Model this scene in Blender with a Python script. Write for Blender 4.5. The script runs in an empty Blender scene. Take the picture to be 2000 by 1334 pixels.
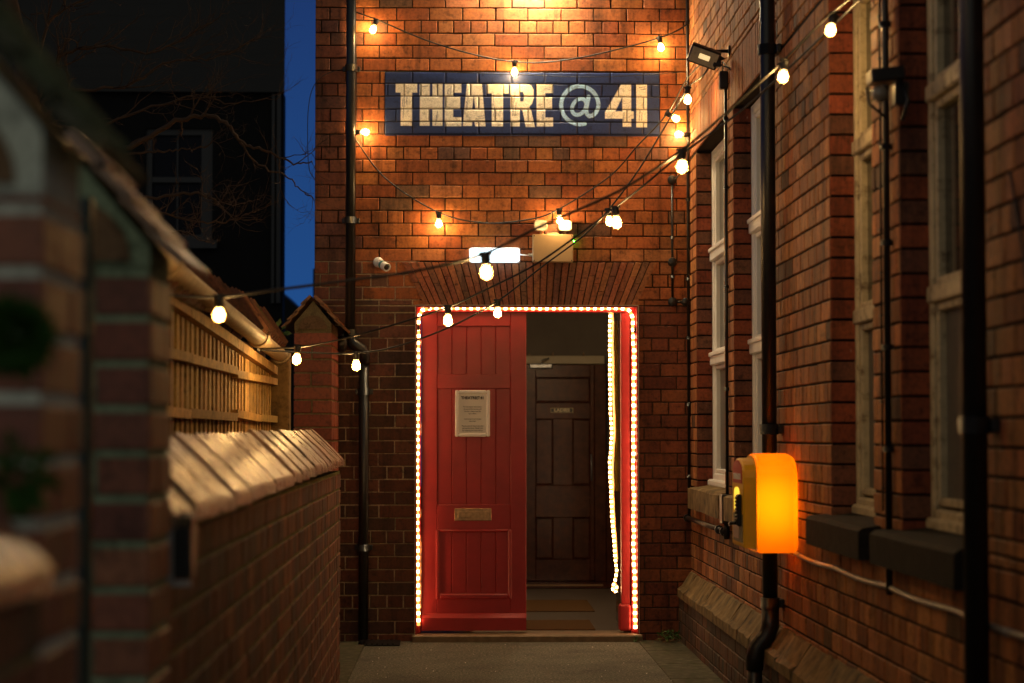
import bpy, math, random
from mathutils import Vector, Matrix
random.seed(41)
C = bpy.context.scene
COL = C.collection
R = math.radians

# ------------------------------------------------------------------ camera, sky, exposure
FPX, W2, H2 = 4200.0, 1000.0, 667.0          # focal length in pixels of a 2000 px wide frame
YAW, PITCH, CAMZ = R(-1.3), R(2.5), 1.40
cd = bpy.data.cameras.new("Camera"); cam = bpy.data.objects.new("Camera", cd); COL.objects.link(cam)
cam.location = (0, 0, CAMZ); cam.rotation_euler = (math.pi/2 + PITCH, 0, YAW)
cd.sensor_width = 36; cd.lens = FPX/2000*36; cd.clip_end = 500; cd.clip_start = .05
cd.dof.use_dof = True; cd.dof.focus_distance = 13.2; cd.dof.aperture_fstop = 2.6
C.camera = cam
w = bpy.data.worlds.new("World"); C.world = w; w.use_nodes = True
nt = w.node_tree; nt.nodes.clear()
o_ = nt.nodes.new("ShaderNodeOutputWorld"); bg = nt.nodes.new("ShaderNodeBackground")
tc = nt.nodes.new("ShaderNodeTexCoord"); sp = nt.nodes.new("ShaderNodeSeparateXYZ"); rp = nt.nodes.new("ShaderNodeValToRGB")
nt.links.new(tc.outputs["Generated"], sp.inputs[0]); nt.links.new(sp.outputs[2], rp.inputs[0])
# dusk blue ahead, dim street glow in the sky behind the camera
mr = nt.nodes.new("ShaderNodeMapRange"); mr.inputs["From Min"].default_value = -.1; mr.inputs["From Max"].default_value = -.75
nt.links.new(sp.outputs[1], mr.inputs[0])
mx = nt.nodes.new("ShaderNodeMix"); mx.data_type = 'RGBA'; mx.inputs[7].default_value = (.24, .235, .20, 1)
nt.links.new(mr.outputs[0], mx.inputs[0]); nt.links.new(rp.outputs[0], mx.inputs[6])
nt.links.new(mx.outputs[2], bg.inputs[0]); nt.links.new(bg.outputs[0], o_.inputs[0])
e = rp.color_ramp.elements
e[0].position = 0.0; e[0].color = (.016, .092, .31, 1)
e[1].position = .55; e[1].color = (.012, .014, .022, 1)
m_ = e.new(.07); m_.color = (.014, .066, .225, 1)
m_ = e.new(.20); m_.color = (.012, .038, .145, 1)
bg.inputs[1].default_value = 1.0
C.view_settings.view_transform = 'Standard'; C.view_settings.look = 'None'
C.view_settings.exposure = 0.0; C.view_settings.gamma = 1
C.render.engine = 'CYCLES'
cy = C.cycles
cy.use_denoising = True; cy.max_bounces = 6; cy.diffuse_bounces = 3; cy.glossy_bounces = 3; cy.transmission_bounces = 4
cy.caustics_reflective = False; cy.caustics_refractive = False; cy.sample_clamp_indirect = 4; cy.blur_glossy = 1.0
cy.use_light_tree = True

BULB_E, ROPE_E, LAMP_E = 570.0, 11.0, 640.0

# ------------------------------------------------------------------ projection helpers
_ca, _sa, _cp, _sp = math.cos(YAW), math.sin(YAW), math.cos(PITCH), math.sin(PITCH)
_Rt = Vector((_ca, _sa, 0)); _Fh = Vector((-_sa, _ca, 0)); _Z = Vector((0, 0, 1))
_Fw = _Fh*_cp + _Z*_sp; _Up = _Z*_cp - _Fh*_sp
def ray(px, py): return _Fw + _Rt*((px-W2)/FPX) + _Up*((H2-py)/FPX)
def atY(px, py, Y):
    d = ray(px, py); return Vector((0, 0, CAMZ)) + d*(Y/d.y)
def atX(px, py, X):
    d = ray(px, py); return Vector((0, 0, CAMZ)) + d*(X/d.x)
D = 14.74          # distance of the theatre front wall
WX = 1.56          # inner face of the right-hand wing

# ------------------------------------------------------------------ materials
MATS = {}
def nodes(name):
    m = bpy.data.materials.new(name); m.use_nodes = True
    t = m.node_tree; b = t.nodes["Principled BSDF"]; MATS[name] = m
    return m, t, b
def L(t, a, b): t.links.new(a, b)
def objc(t, scale=(1, 1, 1)):
    c = t.nodes.new("ShaderNodeNewGeometry"); mp = t.nodes.new("ShaderNodeMapping")
    mp.inputs["Scale"].default_value = scale; L(t, c.outputs["Position"], mp.inputs[0]); return mp.outputs[0]
def noise(t, vec, scale, detail=4, rough=.6):
    n = t.nodes.new("ShaderNodeTexNoise"); n.inputs["Scale"].default_value = scale
    n.inputs["Detail"].default_value = detail; n.inputs["Roughness"].default_value = rough
    L(t, vec, n.inputs["Vector"]); return n.outputs["Fac"]
def ramp(t, fac, stops):
    r = t.nodes.new("ShaderNodeValToRGB"); el = r.color_ramp.elements
    while len(el) > 1: el.remove(el[-1])
    el[0].position, el[0].color = stops[0][0], (*stops[0][1], 1)
    for p, c in stops[1:]:
        k = el.new(p); k.color = (*c, 1)
    L(t, fac, r.inputs[0]); return r.outputs[0]
def mixc(t, fac, a, b, mode='MIX'):
    m = t.nodes.new("ShaderNodeMix"); m.data_type = 'RGBA'; m.blend_type = mode
    for s, v in ((m.inputs[0], fac), (m.inputs[6], a), (m.inputs[7], b)):
        if isinstance(v, (int, float)): s.default_value = v
        elif isinstance(v, tuple): s.default_value = (*v, 1)
        else: L(t, v, s)
    return m.outputs[2]
def bump(t, b, h, strength=.3, dist=.003):
    n = t.nodes.new("ShaderNodeBump"); n.inputs["Strength"].default_value = strength
    n.inputs["Distance"].default_value = dist; L(t, h, n.inputs["Height"]); L(t, n.outputs[0], b.inputs["Normal"])
def g(v): return (v, v, v)
def mat_tint(name, rough, nscale=60, stain=.55, bstr=.5, bdist=.003, spec=.4, moss=None, streak=False):
    """colour comes from a per-brick colour attribute, broken up by stains"""
    m, t, b = nodes(name)
    a = t.nodes.new("ShaderNodeAttribute"); a.attribute_name = "tint"
    v = objc(t); n1 = noise(t, v, 5.5, 6, .7); n2 = noise(t, v, nscale, 5, .65); n3 = noise(t, v, 22, 4, .6)
    c = mixc(t, 1.0, a.outputs[0], ramp(t, n1, [(.28, g(stain)), (.48, g(1.0)), (.75, g(1.12))]), 'MULTIPLY')
    c = mixc(t, 1.0, c, ramp(t, n2, [(.32, g(.62)), (.52, g(1.0)), (.72, g(1.22))]), 'MULTIPLY')
    c = mixc(t, 1.0, c, ramp(t, n3, [(.32, g(.62)), (.43, g(1.0))]), 'MULTIPLY')
    if streak:
        n5 = noise(t, objc(t, (9, 9, .9)), 1.0, 5, .7)
        c = mixc(t, 1.0, c, ramp(t, n5, [(.36, g(.55)), (.5, g(1.0)), (.7, g(1.12))]), 'MULTIPLY')
        n6 = noise(t, objc(t, (1, 1, .35)), 38, 3, .6)
        c = mixc(t, ramp(t, n6, [(.735, g(0)), (.775, g(.55))]), c, (.42, .34, .26))
    if moss:
        n4 = noise(t, v, 3.2, 5, .7)
        f = ramp(t, n4, [(moss[0], g(0)), (moss[0]+.12, g(moss[1]))])
        c = mixc(t, f, c, moss[2])
    L(t, c, b.inputs["Base Color"])
    L(t, ramp(t, n2, [(.3, g(rough-.12)), (.7, g(min(1, rough+.1)))]), b.inputs["Roughness"])
    b.inputs["Specular IOR Level"].default_value = spec
    ad = t.nodes.new("ShaderNodeMath"); ad.operation = 'ADD'; L(t, n2, ad.inputs[0]); L(t, n3, ad.inputs[1])
    bump(t, b, ad.outputs[0], bstr, bdist)
    return m
def mat_plain(name, col, rough=.6, metal=0, spec=.5, var=.25, scale=20, bstr=.15, bdist=.002, col2=None):
    m, t, b = nodes(name)
    v = objc(t); n = noise(t, v, scale, 5, .65)
    lo = tuple(x*(1-var) for x in col); hi = tuple(min(1, x*(1+var)) for x in col)
    st = [(.3, lo), (.7, hi)]
    if col2: st = [(.30, col2), (.46, lo), (.7, hi)]
    L(t, ramp(t, n, st), b.inputs["Base Color"])
    b.inputs["Roughness"].default_value = rough; b.inputs["Metallic"].default_value = metal
    b.inputs["Specular IOR Level"].default_value = spec
    if bstr: bump(t, b, n, bstr, bdist)
    return m
def mat_emit(name, col, strength, base=(.8, .8, .8)):
    m, t, b = nodes(name)
    b.inputs["Base Color"].default_value = (*base, 1)
    b.inputs["Emission Color"].default_value = (*col, 1); b.inputs["Emission Strength"].default_value = strength
    return m

brick = mat_tint("brick", .72, spec=.35, streak=True)
brick_sm = mat_tint("brick_smooth_red", .6, nscale=40, stain=.75, bstr=.25, spec=.45)
brick_old = mat_tint("brick_old_mossy", .78, stain=.45, streak=True, moss=(.60, .55, (.045, .06, .02)))
mortar = mat_tint("mortar", .95, nscale=90, stain=.6, bstr=.7, bdist=.004, spec=.15)
mortar_moss = mat_tint("mortar_moss", .95, nscale=70, stain=.5, bstr=.7, bdist=.004, spec=.15, moss=(.42, .7, (.16, .19, .05)))
mortar_pale = mat_tint("mortar_pale", .95, nscale=70, stain=.7, bstr=.6, bdist=.004, spec=.15)
paint = mat_tint("sign_paint", .55, nscale=150, stain=.95, bstr=.25, bdist=.0015, spec=.4)
tile_m = mat_tint("clay_tile", .32, nscale=14, stain=.40, bstr=.45, bdist=.005, spec=.8)
tile_moss = mat_tint("mossy_tile", .8, nscale=45, stain=.5, bstr=.6, bdist=.006, spec=.3, moss=(.36, .9, (.05, .055, .028)))
wood_f = mat_tint("fence_wood", .75, nscale=30, stain=.5, bstr=.3, spec=.25, moss=(.62, .6, (.09, .10, .02)))
m_black = mat_plain("black_iron", (.010, .010, .011), .35, 0, .5, .3, 30, .15)
m_cable = mat_plain("black_cable", (.012, .011, .011), .5, 0, .5, .2, 60, 0)
m_red = mat_plain("red_paint", (.35, .020, .022), .38, 0, .5, .20, 3.5, .08)
m_redf = mat_plain("red_frame_paint", (.40, .018, .022), .5, 0, .5, .12, 14, .05)
m_white = mat_plain("white_plastic", (.86, .84, .80), .4, 0, .5, .05, 12, 0)
m_upvc = mat_plain("white_upvc", (.88, .88, .86), .35, 0, .5, .05, 6, 0)
m_cream = mat_plain("peeling_cream_paint", (.56, .47, .30), .6, 0, .35, .12, 16, .35, .004, (.16, .11, .06))
m_creamp = mat_plain("aged_cream_plastic", (.50, .36, .21), .45, 0, .5, .06, 9, 0)
m_teal = mat_plain("teal_plastic", (.05, .22, .24), .4)
m_bronze = mat_plain("worn_bronze", (.42, .27, .15), .38, .85, .5, .3, 40, .1)
m_steel = mat_plain("galvanised_steel", (.45, .46, .47), .4, .8, .5, .2, 30, .1)
m_dwood = mat_plain("dark_varnished_wood", (.070, .017, .007), .20, 0, .5, .45, 14, .1)
m_hallwall = mat_plain("hall_wall_paint", (.16, .13, .10), .7, 0, .3, .1, 5, .05)
m_beam = mat_plain("cream_trim_paint", (.50, .42, .28), .5, 0, .4, .06, 8, 0)
m_mat = mat_plain("coir_mat", (.12, .062, .025), .95, 0, .1, .35, 160, .6, .004)
m_tilef = mat_plain("grey_hall_tile", (.12, .095, .075), .35, 0, .5, .12, 8, 0)
m_stone = mat_plain("weathered_sandstone", (.24, .165, .075), .85, 0, .25, .3, 9, .6, .008, (.05, .042, .03))
m_stoned = mat_plain("sooty_stone_sill", (.020, .017, .014), .85, 0, .2, .35, 14, .5, .005, (.012, .012, .009))
m_thresh = mat_plain("worn_threshold", (.20, .135, .075), .65, 0, .4, .3, 14, .3)
m_gutter = mat_plain("pale_plastic_gutter", (.42, .31, .18), .58, 0, .5, .18, 14, .1)
m_glass, t, b = nodes("dark_window_glass")
v = objc(t); n = noise(t, v, 3, 3)
L(t, ramp(t, n, [(.3, (.012, .011, .009)), (.7, (.03, .027, .02))]), b.inputs["Base Color"])
b.inputs["Roughness"].default_value = .12; b.inputs["Specular IOR Level"].default_value = .7
m_frost = mat_plain("frosted_glass", (.11, .10, .085), .35, 0, .6, .3, 50, .2)
m_paper = mat_plain("notice_paper", (.80, .76, .68), .5, 0, .4, .04, 5, 0)
m_ink = mat_plain("dark_ink", (.04, .03, .025), .6, 0, .3, .1, 5, 0)
m_gold = mat_plain("gold_lettering", (.62, .48, .25), .45, .2, .5, .1, 5, 0)
m_tinsel = mat_plain("gold_tinsel", (.45, .30, .03), .3, .9, .5, .7, 220, .9, .01)
m_bark = mat_plain("bare_bark", (.055, .032, .020), .85, 0, .3, .3, 30, .3)
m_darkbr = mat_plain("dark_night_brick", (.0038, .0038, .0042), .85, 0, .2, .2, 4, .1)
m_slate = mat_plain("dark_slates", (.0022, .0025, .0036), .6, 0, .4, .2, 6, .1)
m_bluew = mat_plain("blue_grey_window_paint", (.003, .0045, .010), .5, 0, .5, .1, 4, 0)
m_leaf = mat_plain("green_leaf", (.045, .11, .018), .5, 0, .5, .5, 40, .1)
m_fern = mat_plain("dark_moss_leaf", (.03, .085, .012), .8, 0, .2, .5, 12, .1)
m_litter = mat_plain("dry_leaf_litter", (.16, .08, .035), .85, 0, .2, .5, 60, .1)
m_core = mat_emit("warm_bulb_core", (1, .60, .22), BULB_E, (1, .8, .5))
m_bulb, t, b = nodes("amber_bulb_glass")
b.inputs["Base Color"].default_value = (1, .7, .35, 1); b.inputs["Roughness"].default_value = .2
b.inputs["Emission Color"].default_value = (1, .50, .10, 1); b.inputs["Emission Strength"].default_value = 4.2
tr = t.nodes.new("ShaderNodeBsdfTransparent"); tr.inputs[0].default_value = (1, .95, .85, 1)
ms = t.nodes.new("ShaderNodeMixShader"); ms.inputs[0].default_value = .72
L(t, b.outputs[0], ms.inputs[1]); L(t, tr.outputs[0], ms.inputs[2]); L(t, ms.outputs[0], t.nodes["Material Output"].inputs[0])
m_diode = mat_emit("rope_light_diode", (1, .62, .27), ROPE_E*2.2, (1, .6, .3))
m_rope = mat_emit("rope_light_tube", (1, .30, .06), ROPE_E*.26, (.8, .35, .15))
m_ropeend = mat_emit("rope_light_tip", (1, .45, .15), 1.2, (.9, .6, .4))
m_led = mat_emit("white_led_diffuser", (.66, .88, 1.0), 3.4)
m_green = mat_emit("green_indicator", (.06, 1.0, .03), 110, (.1, .5, .1))
m_lampg = mat_emit("wall_lamp_glass", (1, .78, .46), LAMP_E)
m_halllamp = mat_emit("hall_lamp_glass", (1, .70, .38), 300)

# yellow cabinet shell: translucent plastic with a lamp behind it (brighter in the middle of the side)
m_shell, t, b = nodes("lit_yellow_shell")
b.inputs["Base Color"].default_value = (.78, .26, .008, 1); b.inputs["Roughness"].default_value = .35
tl = t.nodes.new("ShaderNodeBsdfTranslucent"); tl.inputs[0].default_value = (1.0, .29, .002, 1)
ms = t.nodes.new("ShaderNodeMixShader"); ms.inputs[0].default_value = .7
L(t, b.outputs[0], ms.inputs[1]); L(t, tl.outputs[0], ms.inputs[2]); L(t, ms.outputs[0], t.nodes["Material Output"].inputs[0])
m_cablamp = mat_emit("cabinet_lamp_glass", (1, .80, .45), 23)
m_yel = mat_plain("opaque_yellow_plastic", (.86, .46, .015), .45, 0, .5, .06, 10, 0)
m_yelwin = mat_emit("lit_yellow_lens", (1, .62, .02), 1.3)
m_sred = mat_plain("red_sticker", (.5, .03, .03), .5, 0, .4, .05, 5, 0)
m_sgrey = mat_plain("grey_label", (.12, .12, .07), .5, 0, .4, .1, 12, 0)
m_spink = mat_plain("pale_pink_label", (.42, .30, .26), .6, 0, .3, .1, 60, 0)

m_ground, t, b = nodes("worn_asphalt")
v = objc(t); n1 = noise(t, v, 1.6, 5, .65); n2 = noise(t, v, 62, 6, .8); n3 = noise(t, v, 9, 5, .7)
c = mixc(t, 1.0, ramp(t, n2, [(.36, (.018, .017, .013)), (.49, (.085, .08, .056)), (.58, (.20, .185, .135)), (.68, (.50, .47, .38))]),
         ramp(t, n1, [(.32, g(.5)), (.5, g(.95)), (.65, g(1.15))]), 'MULTIPLY')
c = mixc(t, ramp(t, n3, [(.52, g(0)), (.72, g(.45))]), c, (.045, .055, .02))
L(t, c, b.inputs["Base Color"]); b.inputs["Roughness"].default_value = .85
bump(t, b, n2, 1.0, .008)
m_kerb = mat_plain("mossy_concrete", (.095, .088, .058), .9, 0, .2, .35, 16, .5, .005, (.05, .075, .02))

# ------------------------------------------------------------------ mesh builder
class MB:
    def __init__(s): s.v = []; s.f = []; s.c = []; s.m = []; s.sm = []
    def face(s, pts, col=(.5, .5, .5), mi=0, sm=False):
        n = len(s.v); s.v += [tuple(p) for p in pts]; s.f.append(tuple(range(n, n+len(pts)))); s.c.append(col); s.m.append(mi); s.sm.append(sm)
    def add(s, vs, fs, col=(.5, .5, .5), mi=0, sm=False):
        n = len(s.v); s.v += [tuple(p) for p in vs]
        for f in fs: s.f.append(tuple(i+n for i in f)); s.c.append(col); s.m.append(mi); s.sm.append(sm)
    def box(s, a, b, col=(.5, .5, .5), mi=0, ch=0.0):
        """box between corners a and b; ch chamfers all edges"""
        x0, y0, z0 = (min(a[i], b[i]) for i in range(3)); x1, y1, z1 = (max(a[i], b[i]) for i in range(3))
        if ch <= 0:
            s.add([(x0,y0,z0),(x1,y0,z0),(x1,y1,z0),(x0,y1,z0),(x0,y0,z1),(x1,y0,z1),(x1,y1,z1),(x0,y1,z1)],
                  [(0,3,2,1),(4,5,6,7),(0,1,5,4),(1,2,6,5),(2,3,7,6),(3,0,4,7)], col, mi); return
        ch = min(ch, (x1-x0)*.45, (y1-y0)*.45, (z1-z0)*.45)
        vs = []
        for X, sx in ((x0, 1), (x1, -1)):
            for Y, sy in ((y0, 1), (y1, -1)):
                for Z, sz in ((z0, 1), (z1, -1)):
                    vs += [(X, Y+sy*ch, Z+sz*ch), (X+sx*ch, Y, Z+sz*ch), (X+sx*ch, Y+sy*ch, Z)]
        i = lambda a, b, c, k: (a*4+b*2+c)*3+k
        fs = [(i(0,0,0,0), i(0,0,1,0), i(0,1,1,0), i(0,1,0,0)), (i(1,0,0,0), i(1,1,0,0), i(1,1,1,0), i(1,0,1,0)),
              (i(0,0,0,1), i(1,0,0,1), i(1,0,1,1), i(0,0,1,1)), (i(0,1,0,1), i(0,1,1,1), i(1,1,1,1), i(1,1,0,1)),
              (i(0,0,0,2), i(0,1,0,2), i(1,1,0,2), i(1,0,0,2)), (i(0,0,1,2), i(1,0,1,2), i(1,1,1,2), i(0,1,1,2))]
        for a in (0, 1):
            for c in (0, 1):
                fs += [(i(a,0,c,0), i(a,1,c,0), i(a,1,c,2), i(a,0,c,2)), (i(a,c,0,0), i(a,c,1,0), i(a,c,1,1), i(a,c,0,1)),
                       (i(0,a,c,1), i(1,a,c,1), i(1,a,c,2), i(0,a,c,2))]
            for b_ in (0, 1):
                for c in (0, 1): fs.append((i(a,b_,c,0), i(a,b_,c,1), i(a,b_,c,2)))
        s.add(vs, fs, col, mi)
    def tube(s, pts, r, n=8, col=(.5, .5, .5), mi=0, cap=True, mis=None):
        pts = [Vector(p) for p in pts]; k = len(pts); rr = r if isinstance(r, (list, tuple)) else [r]*k
        base = len(s.v); up = Vector((0, 0, 1)); prev = None
        for i, p in enumerate(pts):
            t = (pts[min(k-1, i+1)] - pts[max(0, i-1)]).normalized()
            if prev is None:
                a = t.cross(up) if abs(t.z) < .95 else t.cross(Vector((1, 0, 0)))
            else: a = prev - t*prev.dot(t)
            a.normalize(); prev = a; b_ = t.cross(a)
            for j in range(n):
                q = 2*math.pi*j/n; s.v.append(tuple(p + (a*math.cos(q) + b_*math.sin(q))*rr[i]))
        for i in range(k-1):
            for j in range(n):
                s.f.append((base+i*n+j, base+i*n+(j+1) % n, base+(i+1)*n+(j+1) % n, base+(i+1)*n+j))
                s.c.append(col); s.m.append(mis[i] if mis else mi); s.sm.append(True)
        if cap:
            s.f.append(tuple(base+j for j in range(n))[::-1]); s.c.append(col); s.m.append(mi); s.sm.append(False)
            s.f.append(tuple(base+(k-1)*n+j for j in range(n))); s.c.append(col); s.m.append(mi); s.sm.append(False)
    def lathe(s, prof, n=14, o=(0, 0, 0), axis=(0, 0, 1), col=(.5, .5, .5), mi=0):
        """prof: (radius, height) along axis from o"""
        o = Vector(o); ax = Vector(axis).normalized()
        a = ax.cross(Vector((1, 0, 0)) if abs(ax.x) < .9 else Vector((0, 1, 0))).normalized(); b_ = ax.cross(a)
        base = len(s.v)
        for r, h in prof:
            for j in range(n):
                q = 2*math.pi*j/n; s.v.append(tuple(o + ax*h + (a*math.cos(q)+b_*math.sin(q))*r))
        for i in range(len(prof)-1):
            for j in range(n):
                s.f.append((base+i*n+j, base+i*n+(j+1) % n, base+(i+1)*n+(j+1) % n, base+(i+1)*n+j)); s.c.append(col); s.m.append(mi); s.sm.append(True)
        for i in (0, len(prof)-1):
            if prof[i][0] > 1e-5:
                s.f.append(tuple(base+i*n+j for j in range(n))); s.c.append(col); s.m.append(mi); s.sm.append(False)
    def prism(s, poly, o, U, V, N, depth, col=(.5, .5, .5), mi=0, ch=0.0):
        """2D polygon in the U,V plane, extruded from +N*depth (front, bevelled) back to 0"""
        o, U, V, N = map(Vector, (o, U, V, N)); k = len(poly)
        cx = sum(p[0] for p in poly)/k; cy = sum(p[1] for p in poly)/k
        def P(sc, h): return [o + U*(cx+(p[0]-cx)*sc) + V*(cy+(p[1]-cy)*sc) + N*h for p in poly]
        size = max(max(abs(p[0]-cx), abs(p[1]-cy)) for p in poly)
        rings = [P(1, 0), P(1, depth-ch)] + ([P(1-ch/size, depth)] if ch > 0 else [])
        vs = [p for r_ in rings for p in r_]; fs = []
        for i in range(len(rings)-1):
            for j in range(k): fs.append((i*k+j, i*k+(j+1) % k, (i+1)*k+(j+1) % k, (i+1)*k+j))
        fs.append(tuple(range((len(rings)-1)*k, len(rings)*k))); fs.append(tuple(range(k))[::-1])
        s.add(vs, fs, col, mi)
    def build(s, name, mats, parent=None, tint=False):
        me = bpy.data.meshes.new(name); me.from_pydata(s.v, [], s.f)
        mats = mats if isinstance(mats, (list, tuple)) else [mats]
        for m in mats: me.materials.append(m)
        me.polygons.foreach_set("material_index", s.m); me.polygons.foreach_set("use_smooth", s.sm)
        if tint:
            at = me.color_attributes.new("tint", 'FLOAT_COLOR', 'CORNER'); buf = []
            for f, c in zip(s.f, s.c): buf += [c[0], c[1], c[2], 1.0]*len(f)
            at.data.foreach_set("color", buf)
        me.update()
        o = bpy.data.objects.new(name, me); COL.objects.link(o)
        if parent: o.parent = parent
        return o
def tag(o, label=None, cat=None, group=None, kind=None):
    if label: o["label"] = label
    if cat: o["category"] = cat
    if group: o["group"] = group
    if kind: o["kind"] = kind
    return o
def thing(name, label, cat, loc=(0, 0, 0), group=None):
    o = bpy.data.objects.new(name, None); COL.objects.link(o); o.empty_display_size = .1
    return tag(o, label, cat, group)
def text_part(name, body, loc, size, rot, mat, parent, align='CENTER', sx=1.0, bold=0.0, ext=.0006):
    cu = bpy.data.curves.new(name, 'FONT'); cu.body = body; cu.size = size; cu.align_x = align; cu.align_y = 'CENTER'
    cu.extrude = ext; cu.offset = bold; cu.space_line = 1.25
    tmp = bpy.data.objects.new("tmp_text", cu); COL.objects.link(tmp)
    bpy.context.view_layer.update()
    me = bpy.data.meshes.new_from_object(tmp.evaluated_get(bpy.context.evaluated_depsgraph_get()))
    bpy.data.objects.remove(tmp); bpy.data.curves.remove(cu)
    me.materials.clear(); me.materials.append(mat)
    o = bpy.data.objects.new(name, me); COL.objects.link(o); o.location = loc; o.rotation_euler = rot; o.scale = (sx, 1, 1)
    if parent: o.parent = parent
    return o

# ------------------------------------------------------------------ brickwork
CH = (atY(1000, 16, D).z - atY(1000, 511, D).z)/20      # course height
Z0 = atY(1000, 511, D).z - 30*CH                         # a bed joint near the ground
BL = .2275                                               # stretcher pitch
def jc(c, a=.16):
    k = 1 + random.uniform(-a, a); return (c[0]*k, c[1]*k*(1+random.uniform(-.08, .08)), c[2]*k)
RED = [(.35, .108, .030), (.31, .090, .025), (.39, .128, .038), (.28, .078, .023), (.34, .115, .038)]
def tone_front(x, z):
    r = random.random()
    if r < .06: return jc((.17, .08, .045))
    if r < .12: return jc((.42, .155, .06))
    return jc(random.choice(RED))
def quad_brick(mb, o, U, V, N, q, col, ch=.0035, depth=.014, mi=0, lift=0.0):
    """q: four (u,v) corners counter-clockwise"""
    cu = sum(p[0] for p in q)/4; cv = sum(p[1] for p in q)/4
    h = lift + random.uniform(-.0015, .0015)
    j = lambda: random.uniform(-.0007, .0007)
    def P(p, ins, hh):
        du = (cu-p[0]); dv = (cv-p[1])
        uu = p[0] + math.copysign(min(ins, abs(du)*.5), du); vv = p[1] + math.copysign(min(ins, abs(dv)*.5), dv)
        return o + U*(uu+j()) + V*(vv+j()) + N*hh
    a = [P(p, ch, h+j()) for p in q]; b_ = [P(p, 0, h-ch) for p in q]; c = [P(p, 0, lift-depth) for p in q]
    vs = a+b_+c; fs = [(0, 1, 2, 3)]
    for i in range(4):
        k = (i+1) % 4; fs += [(4+i, 4+k, k, i), (8+i, 8+k, 4+k, 4+i)]
    mb.add(vs, fs, col, mi)
def panel(mb, o, U, N, width, z0, z1, ops=(), thick=.30, mcol=lambda u, z: (.05, .04, .03), mi=1, cuts_u=(), cuts_z=(), rec=.008):
    """mortar body with rectangular openings, built of butted blocks"""
    V = Vector((0, 0, 1)); o = Vector(o); U = Vector(U); N = Vector(N)
    us = sorted({0, width, *[x for q in ops for x in q[:2] if 0 < x < width], *[c for c in cuts_u if 0 < c < width]})
    zs = sorted({z0, z1, *[x for q in ops for x in q[2:4] if z0 < x < z1], *[c for c in cuts_z if z0 < c < z1]})
    def inside(u, z): return any(a < u < b_ and c < z < d for a, b_, c, d in ops) or not (0 < u < width and z0 < z < z1)
    def P(u, z, h): return o + U*u + V*(z-o.z) + N*h
    for a, b_ in zip(us, us[1:]):
        for c, d in zip(zs, zs[1:]):
            um, zm = (a+b_)/2, (c+d)/2
            if inside(um, zm): continue
            col = mcol(um, zm)
            mb.face([P(a, c, -rec), P(b_, c, -rec), P(b_, d, -rec), P(a, d, -rec)], col, mi)
            mb.face([P(a, c, -thick), P(a, d, -thick), P(b_, d, -thick), P(b_, c, -thick)], col, mi)
            for (du, dz, e0, e1) in ((-1, 0, (a, c), (a, d)), (1, 0, (b_, d), (b_, c)), (0, -1, (b_, c), (a, c)), (0, 1, (a, d), (b_, d))):
                if inside(um+du*((b_-a)/2+1e-4), zm+dz*((d-c)/2+1e-4)):
                    mb.face([P(*e0, -rec), P(*e1, -rec), P(*e1, -thick), P(*e0, -thick)], col, mi)
def bricks(mb, o, U, N, width, z0, z1, ops=(), tone=tone_front, phase=0.0, bl=BL, gap=.009, hdr=0, period=5, mi=0, ch=.0035, span=None, bond=True, depth=.014, vgap=None):
    V = Vector((0, 0, 1)); o = Vector(o); U = Vector(U); N = Vector(N)
    i0 = math.floor((z0-Z0)/CH); i1 = math.ceil((z1-Z0)/CH)
    for i in range(i0, i1):
        a, b_ = Z0+i*CH, Z0+(i+1)*CH
        cuts = sorted({max(a, z0), min(b_, z1), *[x for q in ops for x in q[2:4] if max(a, z0)+.012 < x < min(b_, z1)-.012]})
        for c, d in zip(cuts, cuts[1:]):
            if d-c < .02: continue
            zm = (c+d)/2
            blocked = [(q[0], q[1]) for q in ops if q[2] < zm < q[3]]
            if span:
                sp_ = span(c, d)
                if sp_: blocked.append(sp_)
            free = [(0, width)]
            for p, q in blocked:
                nf = []
                for s_, e_ in free:
                    if q <= s_ or p >= e_: nf.append((s_, e_)); continue
                    if p > s_: nf.append((s_, p))
                    if q < e_: nf.append((q, e_))
                free = nf
            header = bond and (i % period == hdr)
            pit = bl/2 if header else bl
            ph = phase + (bl*.25 if header else (0 if i % 2 else bl/2))
            for s_, e_ in free:
                k = math.floor((s_-ph)/pit); xs = [s_]
                x = ph + (k+1)*pit
                while x < e_ - .03:
                    if x > s_ + .03: xs.append(x + random.uniform(-.004, .004))
                    x += pit
                xs.append(e_)
                for p, q in zip(xs, xs[1:]):
                    if q-p < .025: continue
                    g2 = (vgap or gap)/2 + random.uniform(-.001, .0012)
                    lo = c + (gap/2 if c > z0+1e-5 else 0) + random.uniform(-.001, .001); hi = d - gap/2 + random.uniform(-.001, .001)
                    P0 = p + (g2 if p > 1e-5 else 0); P1 = q - (g2 if q < width-1e-5 else 0)
                    quad_brick(mb, o-V*o.z, U, V, N, [(P0, lo), (P1, lo), (P1, hi), (P0, hi)], tone((p+q)/2, zm), ch=ch, mi=mi, depth=depth)

# ================================================================== GROUND
mb = MB(); mb.box((-40, -6, -.4), (40, 60, 0)); tag(mb.build("ground", m_ground), kind="structure")
# paved strips along the walls
mb = MB()
for i in range(14):
    y0 = 3.6+i*.8; mb.box((1.19, y0+.006, -.05), (1.50, min(y0+.794, 14.7), .006), ch=.003)
tag(mb.build("path", m_kerb), kind="structure")
mb = MB(); a = atY(672, 1250, 14.0)
mb.box((-.82, 12.1, -.05), (-.655, 14.60, .010), ch=.004); tag(mb.build("pavement", m_kerb), kind="structure")

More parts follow.
